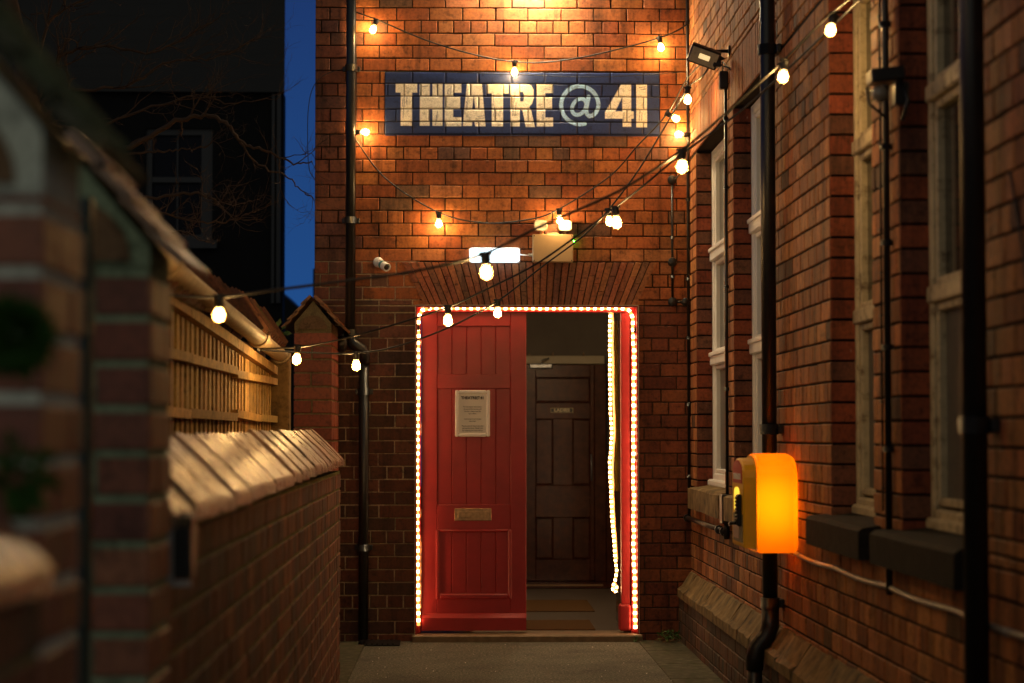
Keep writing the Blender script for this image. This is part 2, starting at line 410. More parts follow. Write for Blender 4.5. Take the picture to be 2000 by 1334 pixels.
# ================================================================== THEATRE FRONT
theatre = thing("theatre_building", "red brick theatre front with painted sign, flat brick arch and red double doorway", "building")
XL = atY(614, 600, D).x; FW = WX - XL + .10
def fu(px, py=600): return atY(px, py, D).x - XL      # px -> distance along the front wall
def fz(py, px=1000): return atY(px, py, D).z
zt, zb = 5.6, -.05
z_arch0, z_arch1 = fz(597), fz(511)
du0, du1 = fu(812), fu(1246)
su0, su1, sz0, sz1 = fu(752, 200), fu(1288, 200), fz(266), fz(142)
# snap sign to courses
def arch_half(z):      # splay of the flat arch at height z
    k = (z-z_arch0)/(z_arch1-z_arch0); return (fu(829)*(1-k)+fu(784)*k, fu(1243)*(1-k)+fu(1284)*k)
def arch_span(c, d):
    if d <= z_arch0+.01 or c >= z_arch1-.005: return None
    a0, a1 = arch_half(max(c, z_arch0)); return (a0+.004, a1-.004)
PALE = (.52, .40, .26); DARKM = (.035, .022, .014); MIDM = (.07, .045, .028)
zpale = fz(533)
def front_mcol(u, z):
    if u < du0+.02 and z < zpale: return jc(PALE, .35)
    if z < fz(600): return jc(MIDM, .3)
    return jc(DARKM, .3)
def front_tone(u, z):
    if z < fz(590) and u < du0:
        return jc(random.choice([(.105, .042, .024), (.13, .045, .024), (.085, .038, .026), (.15, .055, .03)]), .2)
    if z < fz(600) and u > du1:  # low right bricks painted darker and less orange for the weaker light there
        return jc(random.choice([(.20, .055, .024), (.17, .045, .02), (.24, .07, .028)]), .15)
    if u < fu(690):  # the drainpipe's shadow, painted as darker bricks out to the wall edge
        return jc(random.choice([(.24, .075, .035), (.20, .06, .03), (.17, .065, .04)]), .15)
    if fz(330) < z < fz(262) and random.random() < .22: return jc((.16, .075, .045))
    return tone_front(u, z)
ops = [(du0, du1, zb-1, z_arch0), (su0, su1, sz0, sz1)]
mb = MB()
o = Vector((XL, D, 0)); U = Vector((1, 0, 0)); N = Vector((0, -1, 0))
cu = [i*.24 for i in range(1, 12)]; cz = [i*.26 for i in range(0, 22)]
panel(mb, o, U, N, FW, zb, zt, [(du0, du1, zb-1, z_arch0)], .30, front_mcol, 1, cu, cz)
hdrrow = 30-1          # header course index (bed joint counting from Z0)
# header courses: the rows 410-435, 286-311, 163-188, 41-66 px
hidx = round((fz(435)-Z0)/CH) % 5
bricks(mb, o, U, N, FW, zb, zt, ops, front_tone, phase=fu(709, 120), hdr=hidx, span=arch_span, gap=.0078)
# left return wall going back, facing the gap of sky
mb.box((XL-.001, D+.291, zb), (XL+.30, D+5.2, zt), (.10, .045, .03), 0)
wall = mb.build("brick_wall", [brick, mortar], theatre, True)
# flat arch
mb = MB(); nv = 35
for i in range(nv):
    def ln(k, zz):
        a0, a1 = arch_half(zz); return a0+(a1-a0)*k
    k0, k1 = i/nv, (i+1)/nv
    s_ = [(.5,), (.33,), (.67,)][i % 3][0] + random.uniform(-.02, .02)
    zc = z_arch0 + (z_arch1-z_arch0)*s_
    colr = jc(random.choice([(.30, .10, .045), (.26, .085, .04), (.34, .12, .05), (.22, .09, .05)]), .12)
    for za, zz in ((z_arch0, zc-.0012), (zc+.0012, z_arch1-.006)):
        gp = .0035
        q = [(ln(k0, za)+gp, za), (ln(k1, za)-gp, za), (ln(k1, zz)-gp, zz), (ln(k0, zz)+gp, zz)]
        quad_brick(mb, o, U, Vector((0, 0, 1)), N, q, jc(colr, .05), .002, .010, 0, .004)
mb.build("flat_arch", [brick, mortar], theatre, True)

# ---- painted sign: a relief of the painted bricks with the lettering in its colour attribute
def sign_mesh():
    U0, U1, V0, V1 = 42, 1957, 40, 480     # sign in units of the lettering layout
    polys = []; holes = []
    def rect(a, b_, c, d, L_=polys): L_.append([(a, c), (b_, c), (b_, d), (a, d)])
    rect(115, 266, 117, 181); rect(152, 230, 117, 411)
    rect(285, 354, 117, 411); rect(372, 442, 117, 411); rect(350, 376, 206, 292)
    def E(x):
        rect(x, x+60, 117, 412); rect(x+50, x+116, 117, 180); rect(x+50, x+108, 208, 292); rect(x+50, x+116, 350, 412)
    E(458)
    polys.append([(612, 117), (716, 117), (742, 412), (670, 412), (664, 378), (652, 378), (647, 411), (584, 411)])
    holes.append([(660, 190), (671, 292), (649, 292)])
    rect(750, 902, 120, 184); rect(785, 864, 120, 413)
    polys.append([(918, 117), (1030, 117), (1060, 128), (1076, 155), (1078, 215), (1066, 255), (1045, 278), (1060, 300), (1086, 415), (1022, 415), (1000, 300), (980, 292), (980, 413), (918, 413)])
    holes.append([(982, 172), (1004, 172), (1010, 190), (1010, 225), (1004, 240), (982, 240)])
    E(1098)
    polys.append([(1690, 117), (1758, 117), (1758, 305), (1776, 305), (1776, 356), (1758, 356), (1758, 413), (1698, 413), (1698, 356), (1576, 356), (1576, 312)])
    holes.append([(1697, 205), (1697, 306), (1648, 306)])
    rect(1795, 1870, 117, 415)
    def inpoly(x, y, P):
        c = False; j = len(P)-1
        for i in range(len(P)):
            xi, yi = P[i]; xj, yj = P[j]
            if (yi > y) != (yj > y) and x < (xj-xi)*(y-yi)/(yj-yi)+xi: c = not c
            j = i
        return c
    scr = []
    rnd = random.Random(5)
    for (x, y, l) in [(180, 195, 160), (168, 215, 60), (195, 205, 50), (300, 140, -40), (400, 335, 70), (408, 310, 60), (488, 150, 45), (502, 135, 60), (478, 160, 30), (620, 210, 80), (610, 240, 60), (690, 345, -45), (695, 360, -40), (800, 190, 90), (806, 270, 60), (940, 200, 110), (955, 250, 90), (948, 180, 60), (1150, 150, -45), (1145, 160, -50), (1150, 310, 60), (1140, 330, 40), (1610, 200, 60), (1605, 230, 50), (1710, 310, 70), (1700, 350, 50), (1815, 140, -50), (1825, 155, -40), (1820, 300, 70), (1835, 320, 50), (935, 300, 40)]:
        if l > 0: scr.append((x, y, x-l*.08, y+l))
        else: scr.append((x, y, x-l, y-6))
    def segd(x, y, s_):
        ax, ay, bx, by = s_; dx, dy = bx-ax, by-ay; k = max(0, min(1, ((x-ax)*dx+(y-ay)*dy)/(dx*dx+dy*dy)))
        return math.hypot(x-ax-k*dx, y-ay-k*dy)
    # the @ as strokes
    at_pts = []
    for i in range(0, 47):
        q = R(38 + i*(292/46)); at_pts.append((1402+128*math.cos(q)+0, 264+131*math.sin(q)))   # from lower right, clockwise on screen
    # ring runs from the bottom right round the left and the top to the right side, then curls into the a
    ring = [p for p in at_pts]
    ring = []
    for i in range(61):
        q = R(75 + i*(285/60)); ring.append((1400+130*math.cos(q), 264+132*math.sin(q)))
    ring += [(1527, 285), (1512, 315), (1490, 335), (1466, 340), (1450, 325)]
    bowl = [(1395+48*math.cos(R(i*15))*1.0 + 14*-math.sin(R(i*15)), 275+56*math.sin(R(i*15))) for i in range(25)]
    stem = [(1462, 205), (1452, 250), (1444, 300), (1450, 325)]
    strokes = [(ring, 14), (bowl, 13), (stem, 14)]
    def inat(x, y):
        if not (1235 < x < 1560): return False
        for pts, wd in strokes:
            for p, q in zip(pts, pts[1:]):
                if segd(x, y, (*p, *q)) < wd: return True
        return False
    def samp(x, y):
        if 1235 < x < 1560:
            return 2 if inat(x, y) else 0
        if not (110 < y < 420): return 0
        if any(inpoly(x, y, P) for P in polys) and not any(inpoly(x, y, P) for P in holes):
            for s_ in scr:
                if abs(x-s_[0]) < 60 and segd(x, y, s_) < 1.6: return 0
            return 1
        return 0
    NX, NY = 560, 130
    CR, NV, BLU = (.88, .82, .70), (.016, .035, .14), (.40, .66, 1.0)
    wU = su1-su0; wV = sz1-sz0
    ph = fu(709, 120)
    def relief(u, z):     # distance to the nearest joint -> depth; and paint colour factor
        i = math.floor((z-Z0)/CH); dz = min(z-Z0-i*CH, Z0+(i+1)*CH-z)
        header = (i % 5 == hidx); pit = BL/2 if header else BL
        p0 = ph + (BL*.25 if header else (0 if i % 2 else BL/2))
        k = (u-p0)/pit; fr = k-math.floor(k); dx = min(fr, 1-fr)*pit
        h = ((i*7919+math.floor(k)*104729) % 97)/97
        d = min(dz, dx); return d, h
    verts = []; cols = []
    for j in range(NY+1):
        for i in range(NX+1):
            fx, fy = i/NX, j/NY; u = su0+wU*fx; z = sz1-wV*fy
            d, h = relief(u, z)
            dep = 0.0 if d > .007 else (-.0065 if d < .0028 else -.0065*(1-(d-.0028)/.0042))
            edge = .0015*(h-.5)
            if i in (0, NX) or j in (0, NY): dep = min(dep, -.004)
            verts.append((XL+u, D-.002-dep*-1*-1+0-edge if False else D-.002-dep-edge, z))
            tot = [0, 0, 0]
            for sx_ in (-.25, .25):
                for sy_ in (-.25, .25):
                    x = U0+(U1-U0)*(i+sx_)/NX; y = V0+(V1-V0)*(j+sy_)/NY; tot[samp(x, y)] += .25
            c = [NV[k]*tot[0]+CR[k]*tot[1]+BLU[k]*tot[2] for k in range(3)]
            f = (.94+.12*h)*(1.0 if d > .0045 else (.30 if d < .0028 else .6))
            cols.append((c[0]*f, c[1]*f, c[2]*f, 1))
    faces = []
    for j in range(NY):
        for i in range(NX):
            a_ = j*(NX+1)+i; faces.append((a_, a_+NX+1, a_+NX+2, a_+1))
    me = bpy.data.meshes.new("painted_sign"); me.from_pydata(verts, [], faces); me.materials.append(paint)
    at = me.color_attributes.new("tint", 'FLOAT_COLOR', 'POINT'); at.data.foreach_set("color", [x for c in cols for x in c])
    me.polygons.foreach_set("use_smooth", [True]*len(faces)); me.update()
    ob = bpy.data.objects.new("painted_sign", me); COL.objects.link(ob); ob.parent = theatre
    ob["label"] = "navy painted sign on the bricks with cream slab lettering and a pale blue at sign"
sign_mesh()

# ---- doorway
dxl, dxr = XL+du0, XL+du1; dz1 = z_arch0; YF = D+.09
mb = MB()
fwid = .035
mb.box((dxl, YF-.03, .045), (dxl+fwid, YF+.07, dz1-.002), ch=.004)
mb.box((dxr-fwid-.01, YF-.03, .045), (dxr, YF+.07, dz1-.002), ch=.004)
mb.box((dxl+fwid, YF-.028, dz1-.040), (dxr-fwid-.01, YF+.07, dz1-.002), ch=.004)
mb.box((dxl, D-.012, .045), (dxl+.010, YF-.031, dz1-.002)); mb.box((dxr-.010, D-.012, .045), (dxr, YF-.031, dz1-.002))
mb.box((dxl+.010, D-.012, dz1-.012), (dxr-.010, YF-.031, dz1-.002))
mb.build("door_frame", m_redf, theatre)
mb = MB(); mb.box((dxl-.02, D-.10, -.02), (dxr+.02, D+.29, .045), ch=.008); mb.build("doorstep", m_thresh, theatre)
mb = MB(); mb.box((dxl, D-.018, .05), (dxl-.004, D-.006, dz1)); mb.box((dxr, D-.018, .05), (dxr+.004, D-.006, dz1)); mb.box((dxl, D-.018, dz1), (dxr, D-.006, dz1+.004))
mb.build("frame_bead", m_beam, theatre)
# closed left leaf
def px2(px, py, Y=YF): p = atY(px, py, Y); return p.x, p.z
lx0 = px2(823, 700)[0]; lx1 = px2(1028, 700)[0]; lz0, lz1 = .060, px2(900, 608)[1]
mb = MB(); yb = YF+.030      # recessed board plane
mb.box((lx0, yb, lz0), (lx1, yb+.03, lz1))
def rails(rects, y0, mb=mb):
    for (a, b_, c, d) in rects: mb.box((a, y0, c), (b_, yb+.0005, d), ch=.004)
X = lambda p: px2(p, 800)[0]
Zp = lambda p: px2(900, p)[1]
px0, px1 = X(854), X(997)
rails([(lx0, px0, lz0, lz1), (px1, lx1, lz0, lz1), (px0, px1, Zp(637), lz1), (px0, px1, Zp(759), Zp(731)),
       (px0, px1, Zp(1037), Zp(985)), (px0, px1, lz0, Zp(1168))], YF+.012)
for (za, zz) in ((Zp(731), Zp(637)), (Zp(985), Zp(759)), (Zp(1168), Zp(1037))):
    for k in range(5):
        a_ = px0+(px1-px0)*k/5; b_ = px0+(px1-px0)*(k+1)/5
        mb.box((a_+.0008, yb-.008, za-.002), (b_-.0008, yb+.001, zz+.002), ch=.005)
# bolection moulding round the lower panel
for (a_, b_, c, d) in ((px0-.01, px0+.016, Zp(1168)-.01, Zp(1037)+.01), (px1-.016, px1+.01, Zp(1168)-.01, Zp(1037)+.01),
                       (px0+.016, px1-.016, Zp(1168)-.01, Zp(1168)+.028), (px0+.016, px1-.016, Zp(1037)-.008, Zp(1037)+.01)):
    mb.box((a_, YF+.004, c), (b_, yb, d), ch=.008)
leaf = mb.build("door", m_red, theatre); leaf["label"] = "closed red boarded leaf of the entrance doors"
mb = MB(); zz = Zp(1198)
mb.add([(lx0+.005, YF+.012, zz), (lx1-.002, YF+.012, zz), (lx1-.002, YF-.028, zz-.03), (lx0+.005, YF-.028, zz-.03), (lx0+.005, YF-.028, lz0+.004), (lx1-.002, YF-.028, lz0+.004), (lx0+.005, YF+.012, lz0+.004), (lx1-.002, YF+.012, lz0+.004)],
       [(0, 3, 2, 1), (3, 4, 5, 2), (4, 6, 7, 5), (0, 6, 4, 3), (1, 2, 5, 7), (0, 1, 7, 6)])
mb.build("weatherboard", m_red, leaf)
mb = MB(); a_ = X(888); b_ = X(960)
mb.box((a_, YF+.004, Zp(1017)), (b_, YF+.012, Zp(993)), ch=.003)
mb.box((a_+.022, YF+.000, Zp(1017)+.018), (b_-.022, YF+.004, Zp(993)-.018), ch=.003)
mb.lathe([(.006, 0), (.006, .003)], 8, (a_+.010, YF+.002, Zp(1005)), (0, -1, 0)); mb.lathe([(.006, 0), (.006, .003)], 8, (b_-.010, YF+.002, Zp(1005)), (0, -1, 0))
mb.build("letterbox", m_bronze, leaf)
# right leaf swung inwards
mb = MB(); hx = dxr-fwid-.012
rx0, rx1 = hx-.045, hx-.002
mb.box((rx0, YF+.072, lz0), (rx1, YF+.80, lz1), ch=.004)
for z0_, z1_ in ((Zp(731), Zp(637)), (Zp(985), Zp(759)), (Zp(1168), Zp(1037))):
    mb.box((rx0-.012, YF+.17, z0_), (rx0, YF+.70, z1_), ch=.005)
d2 = mb.build("door", m_dwood, theatre); d2["label"] = "open right leaf of the entrance doors, swung inwards"
mb = MB(); mb.box((X(1213), YF-.012, lz0+.07), (hx, YF+.071, lz1), ch=.003); mb.box((X(1208), YF-.035, lz0), (hx, YF+.071, lz0+.18), ch=.012)
mb.build("door_edge", m_redf, d2)
# hall
HY = D+4.9
mb = MB()
hx0, hx1 = .10, 1.52
mb.box((hx0-.1, D+.31, -.03), (hx0, HY+.1, 2.75)); mb.box((hx1, D+.31, -.03), (hx1+.03, HY+.1, 2.75))
mb.box((hx0, HY+.06, -.03), (hx1, HY+.12, 2.75)); mb.box((hx0, D+.31, 2.70), (hx1, HY+.06, 2.75))
mb.build("hall_walls", m_hallwall, theatre)
mb = MB(); mb.box((hx0, D+.291, -.03), (hx1, HY+.055, .040)); mb.build("hall_floor", m_tilef, theatre)
def hz(px, py, Y): p = atY(px, py, Y); return p.x, p.z
# a raised step before the inner door
stepz = hz(1100, 1142, HY-.5)[1]
mb = MB(); mb.box((hx0, HY-.5, .041), (hz(1182, 1100, HY)[0]+.25, HY+.05, stepz), ch=.006); mb.build("hall_step", m_dwood, theatre)
mb = MB(); mb.box((hx0, HY-.506, stepz-.012), (hz(1178, 1100, HY-.5)[0], HY-.48, stepz+.003), ch=.003); mb.build("step_nosing", m_bronze, theatre)
mb = MB(); ix0, iz1 = hz(1020, 712, HY); ix1 = hz(1160, 712, HY)[0]
DY = HY-.02
mb.box((ix0, DY, stepz+.004), (ix1, DY+.04, iz1-.004))
hpx = lambda p: hz(p, 900, DY)[0]
hpz = lambda p: hz(1100, p, DY)[1]
def hrail(a, b_, c, d): mb.box((a, DY-.034, c), (b_, DY, d), ch=.004)
c0, c1, c2, c3 = hpx(1044), hpx(1080), hpx(1118), hpx(1152)
c0 = hpx(1046)
hrail(ix0, c0, stepz+.004, iz1-.004); hrail(c3, ix1, stepz+.004, iz1-.004)
hrail(c0, c3, hpz(737), iz1-.004); hrail(c0, c3, hpz(818), hpz(787)); hrail(c0, c3, hpz(1010), hpz(948)); hrail(c0, c3, stepz+.004, hpz(1092))
hrail(c1, c2, hpz(948), hpz(818)); hrail(c1, c2, hpz(1092), hpz(1010))
for (a_, b_, c, d) in ((c0, c3, 787, 737), (c0, c1, 948, 818), (c2, c3, 948, 818), (c0, c1, 1092, 1010), (c2, c3, 1092, 1010)):
    z0_, z1_ = hpz(c), hpz(d)
    for (p, q, r_, s_) in ((a_, a_+.012, z0_, z1_), (b_-.012, b_, z0_, z1_), (a_+.012, b_-.012, z0_, z0_+.02), (a_+.012, b_-.012, z1_-.014, z1_)):
        mb.box((p, DY-.026, r_), (q, DY-.001, s_), ch=.009)
inner = mb.build("inner_door", m_dwood, theatre); inner["label"] = "dark varnished panelled door at the end of the hall"
mb = MB(); p = hz(1055, 715, DY-.03); mb.box((p[0]-.10, DY-.085, p[1]-.024), (p[0]+.11, DY-.035, p[1]+.022), ch=.01)
mb.tube([(p[0]+.02, DY-.06, p[1]+.02), (p[0]-.0, DY-.16, p[1]+.045), (p[0]+.08, DY-.04, p[1]+.07)], .008, 6)
mb.build("door_closer", m_steel, inner)
mb = MB(); q0 = hz(1165, 888, DY-.05); q1 = hz(1165, 938, DY-.05); mb.tube([(ix1-.03, DY-.033, q0[1]), (ix1-.03, DY-.075, q0[1]), (ix1-.03, DY-.075, q1[1]), (ix1-.03, DY-.033, q1[1])], .006, 6); mb.build("handle", m_steel, inner)
mb = MB(); s0 = hz(1075, 797, DY); s1 = hz(1119, 806, DY)
mb.box((s0[0], DY-.042, s1[1]), (s1[0], DY-.035, s0[1]), ch=.002); pl = mb.build("name_plate", m_black, inner)
mb = MB(); t_ = .0035
mb.box((s0[0], DY-.0435, s1[1]), (s1[0], DY-.0422, s1[1]+t_)); mb.box((s0[0], DY-.0435, s0[1]-t_), (s1[0], DY-.0422, s0[1]))
mb.box((s0[0], DY-.0435, s1[1]+t_), (s0[0]+t_, DY-.0422, s0[1]-t_)); mb.box((s1[0]-t_, DY-.0435, s1[1]+t_), (s1[0], DY-.0422, s0[1]-t_)); mb.build("plate_border", m_gold, pl)
text_part("lettering", "LADIES", ((s0[0]+s1[0])/2, DY-.043, (s0[1]+s1[1])/2), .038, (R(90), 0, 0), mat_plain("cream_lettering", (.85, .72, .45), .5, 0, .4, .05, 5, 0), pl, bold=.0016, sx=1.2)
mb = MB()
ty0, ty1 = hz(1100, 712, HY)[1], hz(1100, 695, HY)[1]
mb.box((hx0, HY-.05, ty0), (hz(1180, 700, HY)[0], HY+.05, ty1), ch=.006); mb.box((hx0, HY-.065, ty0+.004), (hz(1180, 700, HY)[0], HY-.051, ty0+.022), ch=.004)
mb.build("transom_beam", m_beam, theatre)
mb = MB(); mb.box((ix1+.003, HY-.045, stepz), (hz(1183, 700, HY)[0], HY+.05, ty0-.002), ch=.005); mb.build("inner_door_frame", m_dwood, theatre)
for px in (1032, 1078, 1142):
    pass
for px in (1034, 1080, 1140):
    q = hz(px, 692, HY-.05); mb = MB(); mb.lathe([(.010, 0), (.012, .006), (.005, .012), (.008, .02), (.002, .03)], 8, (q[0], HY-.06, ty1+.001), (0, 0, 1)); mb.build("brass_hook", m_bronze, theatre)
mb = MB(); mb.box((hz(1183, 700, HY)[0]+.003, HY-.045, .041), (hx1, HY+.055, 1.1), ch=.004); mb.build("hall_panelling", m_dwood, theatre)
# hall lamp, hidden above the closed leaf
hl = thing("hall_lamp", "small warm ceiling lamp inside the hall behind the closed door leaf", "lamp")
mb = MB(); mb.lathe([(.001, -.09), (.05, -.08), (.08, -.05), (.085, -.02)], 14, (.62, D+1.9, 2.70)); mb.build("lamp_shade", m_halllamp, hl)
mb = MB(); mb.lathe([(.095, -.019), (.095, 0)], 14, (.62, D+1.9, 2.699)); mb.build("base", m_white, hl)
# mats and tinsel
mt = MB(); mt.box((.30, D+.32, .0405), (atY(1163, 1232, D+.35).x, D+1.05, .052), ch=.004); tag(mt.build("door_mat", m_mat), "brown coir doormat just inside the open half of the doorway", "doormat")
mt = MB(); mt.box((.30, D+1.9, .0405), (1.02, D+3.0, .050), ch=.004); tag(mt.build("hall_mat", m_mat), "second brown mat further along the dim hall floor", "doormat")
mb = MB(); p0 = atY(1206, 625, D+.5); 
rp_ = []
for i in range(46):
    z = p0.z - i*.027; rp_.append((p0.x-.004+random.uniform(-.003, .003), D+.62, z))
mb.tube(rp_, [random.uniform(.009, .017) for _ in rp_], 7); tag(mb.build("tinsel_garland", m_tinsel), "gold tinsel strand hanging on the inner side of the open door leaf", "tinsel")

# ---- notice frame on the door
nf = thing("notice_frame", "small white framed notice hanging on the closed red door leaf", "notice")
nx0, nz1 = px2(889, 762, YF); nx1, nz0 = px2(957, 853, YF)
mb = MB(); fy = YF-.012; yb2 = YF+.0115; t_ = .024
for (a_, b_, c, d) in ((nx0, nx0+t_, nz0, nz1), (nx1-t_, nx1, nz0, nz1), (nx0+t_, nx1-t_, nz0, nz0+t_), (nx0+t_, nx1-t_, nz1-t_, nz1)):
    mb.box((a_, fy, c), (b_, yb2, d), ch=.006)
mb.build("frame", m_white, nf)
mb = MB(); mb.box((nx0+t_, fy+.008, nz0+t_), (nx1-t_, yb2, nz1-t_)); sheet = mb.build("sheet", m_paper, nf)
cx = (nx0+nx1)/2; top = nz1-t_
text_part("heading", "THEATRE@41", (cx, fy+.0075, top-.030), .026, (R(90), 0, 0), m_ink, sheet, bold=.0012, sx=.98)
for zo_, tx_ in ((.046, "For the latest information\nabout performances and\nthe bar, please see the\nbox office."), (-.022, "Latecomers will not be\nadmitted."), (-.078, "Please note all doors are shut\nduring the show. Thank you\nfor keeping the noise down.")):
    text_part("paragraph", tx_, (cx, fy+.0075, (nz0+top)/2-.012+zo_), .0125, (R(90), 0, 0), m_ink, sheet, bold=.0001)

# ------------------------------------------------------------------ rope lights
def rope(mb, pts, r=.0105, led=.0475):
    # resample
    P_ = [Vector(p) for p in pts]; out = [P_[0]]; mis = []; seg = [led*.56, led*.44]; k = 0; need = seg[0]; cur = P_[0]; i = 1
    while i < len(P_):
        d = (P_[i]-cur).length
        if d >= need:
            cur = cur + (P_[i]-cur).normalized()*need; out.append(cur); mis.append(k % 2); k += 1; need = seg[k % 2]
        else: need -= d; cur = P_[i]; i += 1
    rr = [r]*len(out)
    mb.tube(out, rr, 8, mis=mis)
def wob(pts, a=.003, step=.05):
    out = []
    for p, q in zip(pts, pts[1:]):
        p, q = Vector(p), Vector(q); n = max(1, int((q-p).length/step))
        for i in range(n):
            out.append(p.lerp(q, i/n) + Vector((random.uniform(-a, a), 0, random.uniform(-a, a)*.3)))
    out.append(Vector(pts[-1])); return out
rl = thing("rope_light", "glowing warm rope light fixed all round the red door frame", "rope light", group="rope lights at the doorway")
yr = YF-.045
def rp3(px, py, y=None): p = atY(px, py, y or yr); return (p.x, p.y, p.z)
mb = MB()
pts = [rp3(817, 1222), rp3(815, 1000), rp3(816, 800), rp3(817, 640), rp3(818, 618), rp3(824, 606), rp3(840, 602), rp3(1030, 602), rp3(1215, 602), rp3(1229, 606), rp3(1236, 622), rp3(1238, 700), rp3(1237, 900), rp3(1238, 1100), rp3(1241, 1228)]
rope(mb, wob(pts, .0035)); mb.build("tube", [m_rope, m_diode], rl)
mb = MB(); rope(mb, wob([rp3(1244, 640, yr+.02), rp3(1245, 900, yr+.02), rp3(1244, 1190, yr+.02)], .004), .006); mb.build("return_tube", [m_rope, m_diode], rl)
mb = MB(); rope(mb, wob([rp3(821, 640, yr+.025), rp3(820, 900, yr+.025), rp3(821, 1190, yr+.025)], .003), .005); mb.build("return_tube", [m_rope, m_ropeend], rl)
for px, py in ((817, 640), (838, 599), (1240, 645), (1243, 895)):
    p = Vector(rp3(px, py, yr)); mb = MB(); mb.box(p+Vector((-.009, -.012, -.02)), p+Vector((.009, .012, .02)), ch=.003); mb.build("clip", m_black, rl)
r2 = thing("rope_light", "loose doubled rope light hanging inside the open half of the doorway", "rope light", group="rope lights at the doorway")
ys = D+.20
mb = MB()
pa = [rp3(1191, 610, ys), rp3(1191, 700, ys), rp3(1192, 780, ys), rp3(1194, 850, ys), rp3(1191, 900, ys), rp3(1193, 960, ys), rp3(1196, 1030, ys), rp3(1201, 1080, ys), rp3(1204, 1115, ys), rp3(1201, 1138, ys), rp3(1196, 1147, ys), rp3(1198, 1156, ys), rp3(1204, 1155, ys), rp3(1204, 1146, ys), rp3(1200, 1138, ys)]
rope(mb, wob(pa, .003), .0085, .034); mb.build("tube", [m_rope, m_diode], r2)
mb = MB()
pb = [rp3(1196, 610, ys+.02), rp3(1197, 700, ys+.02), rp3(1199, 800, ys+.02), rp3(1200, 860, ys+.02), rp3(1196, 905, ys+.02), rp3(1198, 980, ys+.02), rp3(1202, 1060, ys+.02), rp3(1205, 1095, ys+.02)]
rope(mb, wob(pb, .003), .0075, .034); mb.build("tube", [m_rope, m_ropeend], r2)

# ================================================================== RIGHT WING
wing = thing("wing_building", "long red brick side wing with tall recessed windows and a sandstone plinth", "building")
YN = 2.6
def wu(y): return D - y                      # distance along the wing from the corner, towards the camera
WIN = [(12.80, 14.34), (10.78, 12.36), (8.16, 9.10), (6.60, 7.64)]
WZ0, WZ1 = 1.06, 3.31
mb = MB(); o = Vector((WX, D, 0)); U = Vector((0, -1, 0)); N = Vector((-1, 0, 0))
ops = [(wu(b_), wu(a_), WZ0-.01, WZ1) for a_, b_ in WIN]
aops = [(wu(b_)-.12, wu(a_)+.12, WZ1, WZ1+.30) for a_, b_ in WIN]
PT = .46
def wing_tone(u, z):
    r = random.random()
    if r < .06: return jc((.12, .055, .03))
    return jc(random.choice([(.42, .165, .055), (.36, .130, .044), (.48, .195, .070), (.28, .098, .036)]), .2)
panel(mb, o, U, N, D-YN, PT, zt, ops, .30, lambda u, z: jc((.018, .012, .009), .3), 1, [i*.5 for i in range(1, 25)], [.5+i*.45 for i in range(12)], rec=.008)
bricks(mb, o, U, N, D-YN, PT, zt, ops+aops, wing_tone, phase=.06, hdr=hidx, gap=.0095, vgap=.015)
for (a_, b_) in WIN:                          # brick reveals on the far jamb, and soldier arches
    bricks(mb, Vector((WX, b_-.012, 0)), Vector((1, 0, 0)), Vector((0, -1, 0)), .115, WZ0, WZ1, (), lambda u, z: jc(random.choice([(.26, .062, .026), (.21, .05, .022), (.16, .06, .035)]), .14), phase=-.3, bl=1.0, bond=False, gap=.010, ch=.002, depth=.011)
    u0, u1 = wu(b_)-.11, wu(a_)+.11; n_ = int((u1-u0)/.078)
    for i in range(n_):
        p, q = u0+(u1-u0)*i/n_, u0+(u1-u0)*(i+1)/n_
        quad_brick(mb, Vector((WX, D, 0)), U, Vector((0, 0, 1)), N, [(p+.004, WZ1+.001), (q-.004, WZ1+.001), (q-.004, WZ1+.293), (p+.004, WZ1+.293)], jc((.31, .09, .034), .1), .003, .013)
mb.build("brick_wall", [brick, mortar], wing, True)
# plinth: brick base with chamfered stones
mb = MB(); PX = 1.475
panel(mb, Vector((PX, D, 0)), U, N, D-YN, -.05, .30, (), .08, lambda u, z: jc((.11, .085, .055), .4), 1, [i*.6 for i in range(1, 21)], rec=.006)
bricks(mb, Vector((PX, D, 0)), U, N, D-YN, -.05, .30, (), lambda u, z: jc(random.choice([(.085, .055, .04), (.11, .06, .04), (.07, .05, .04), (.15, .07, .04)]), .2), phase=.1, hdr=1)
mb.build("plinth", [brick, mortar], wing, True)
mb = MB(); y = D-.004
while y > YN:
    ln = random.uniform(.42, .62); y2 = max(YN, y-ln); j = lambda: random.uniform(-.006, .006)
    sec = [(WX+.02, PT+.012+j()), (WX-.012, PT+.004+j()), (PX+.012+j(), .375+j()), (PX-.012, .355+j()), (PX-.012, .302), (WX+.02, .302)]
    n_ = 5; rings = []
    for k in range(n_+1):
        yy = y-.004-(y-y2-.008)*k/n_
        rings.append([(sx+(random.uniform(-.006, .006) if 1 <= i_ <= 3 else 0), yy, sz+(random.uniform(-.006, .006) if 1 <= i_ <= 3 else 0)) for i_, (sx, sz) in enumerate(sec)])
    vs = [v_ for r_ in rings for v_ in r_]; fs = []
    for k in range(n_):
        for i_ in range(6): fs.append((k*6+i_, k*6+(i_+1) % 6, (k+1)*6+(i_+1) % 6, (k+1)*6+i_))
    fs += [tuple(range(6)), tuple(range(n_*6, n_*6+6))[::-1]]
    mb.add(vs, fs); y = y2
mb.build("plinth_stone", m_stone, wing)
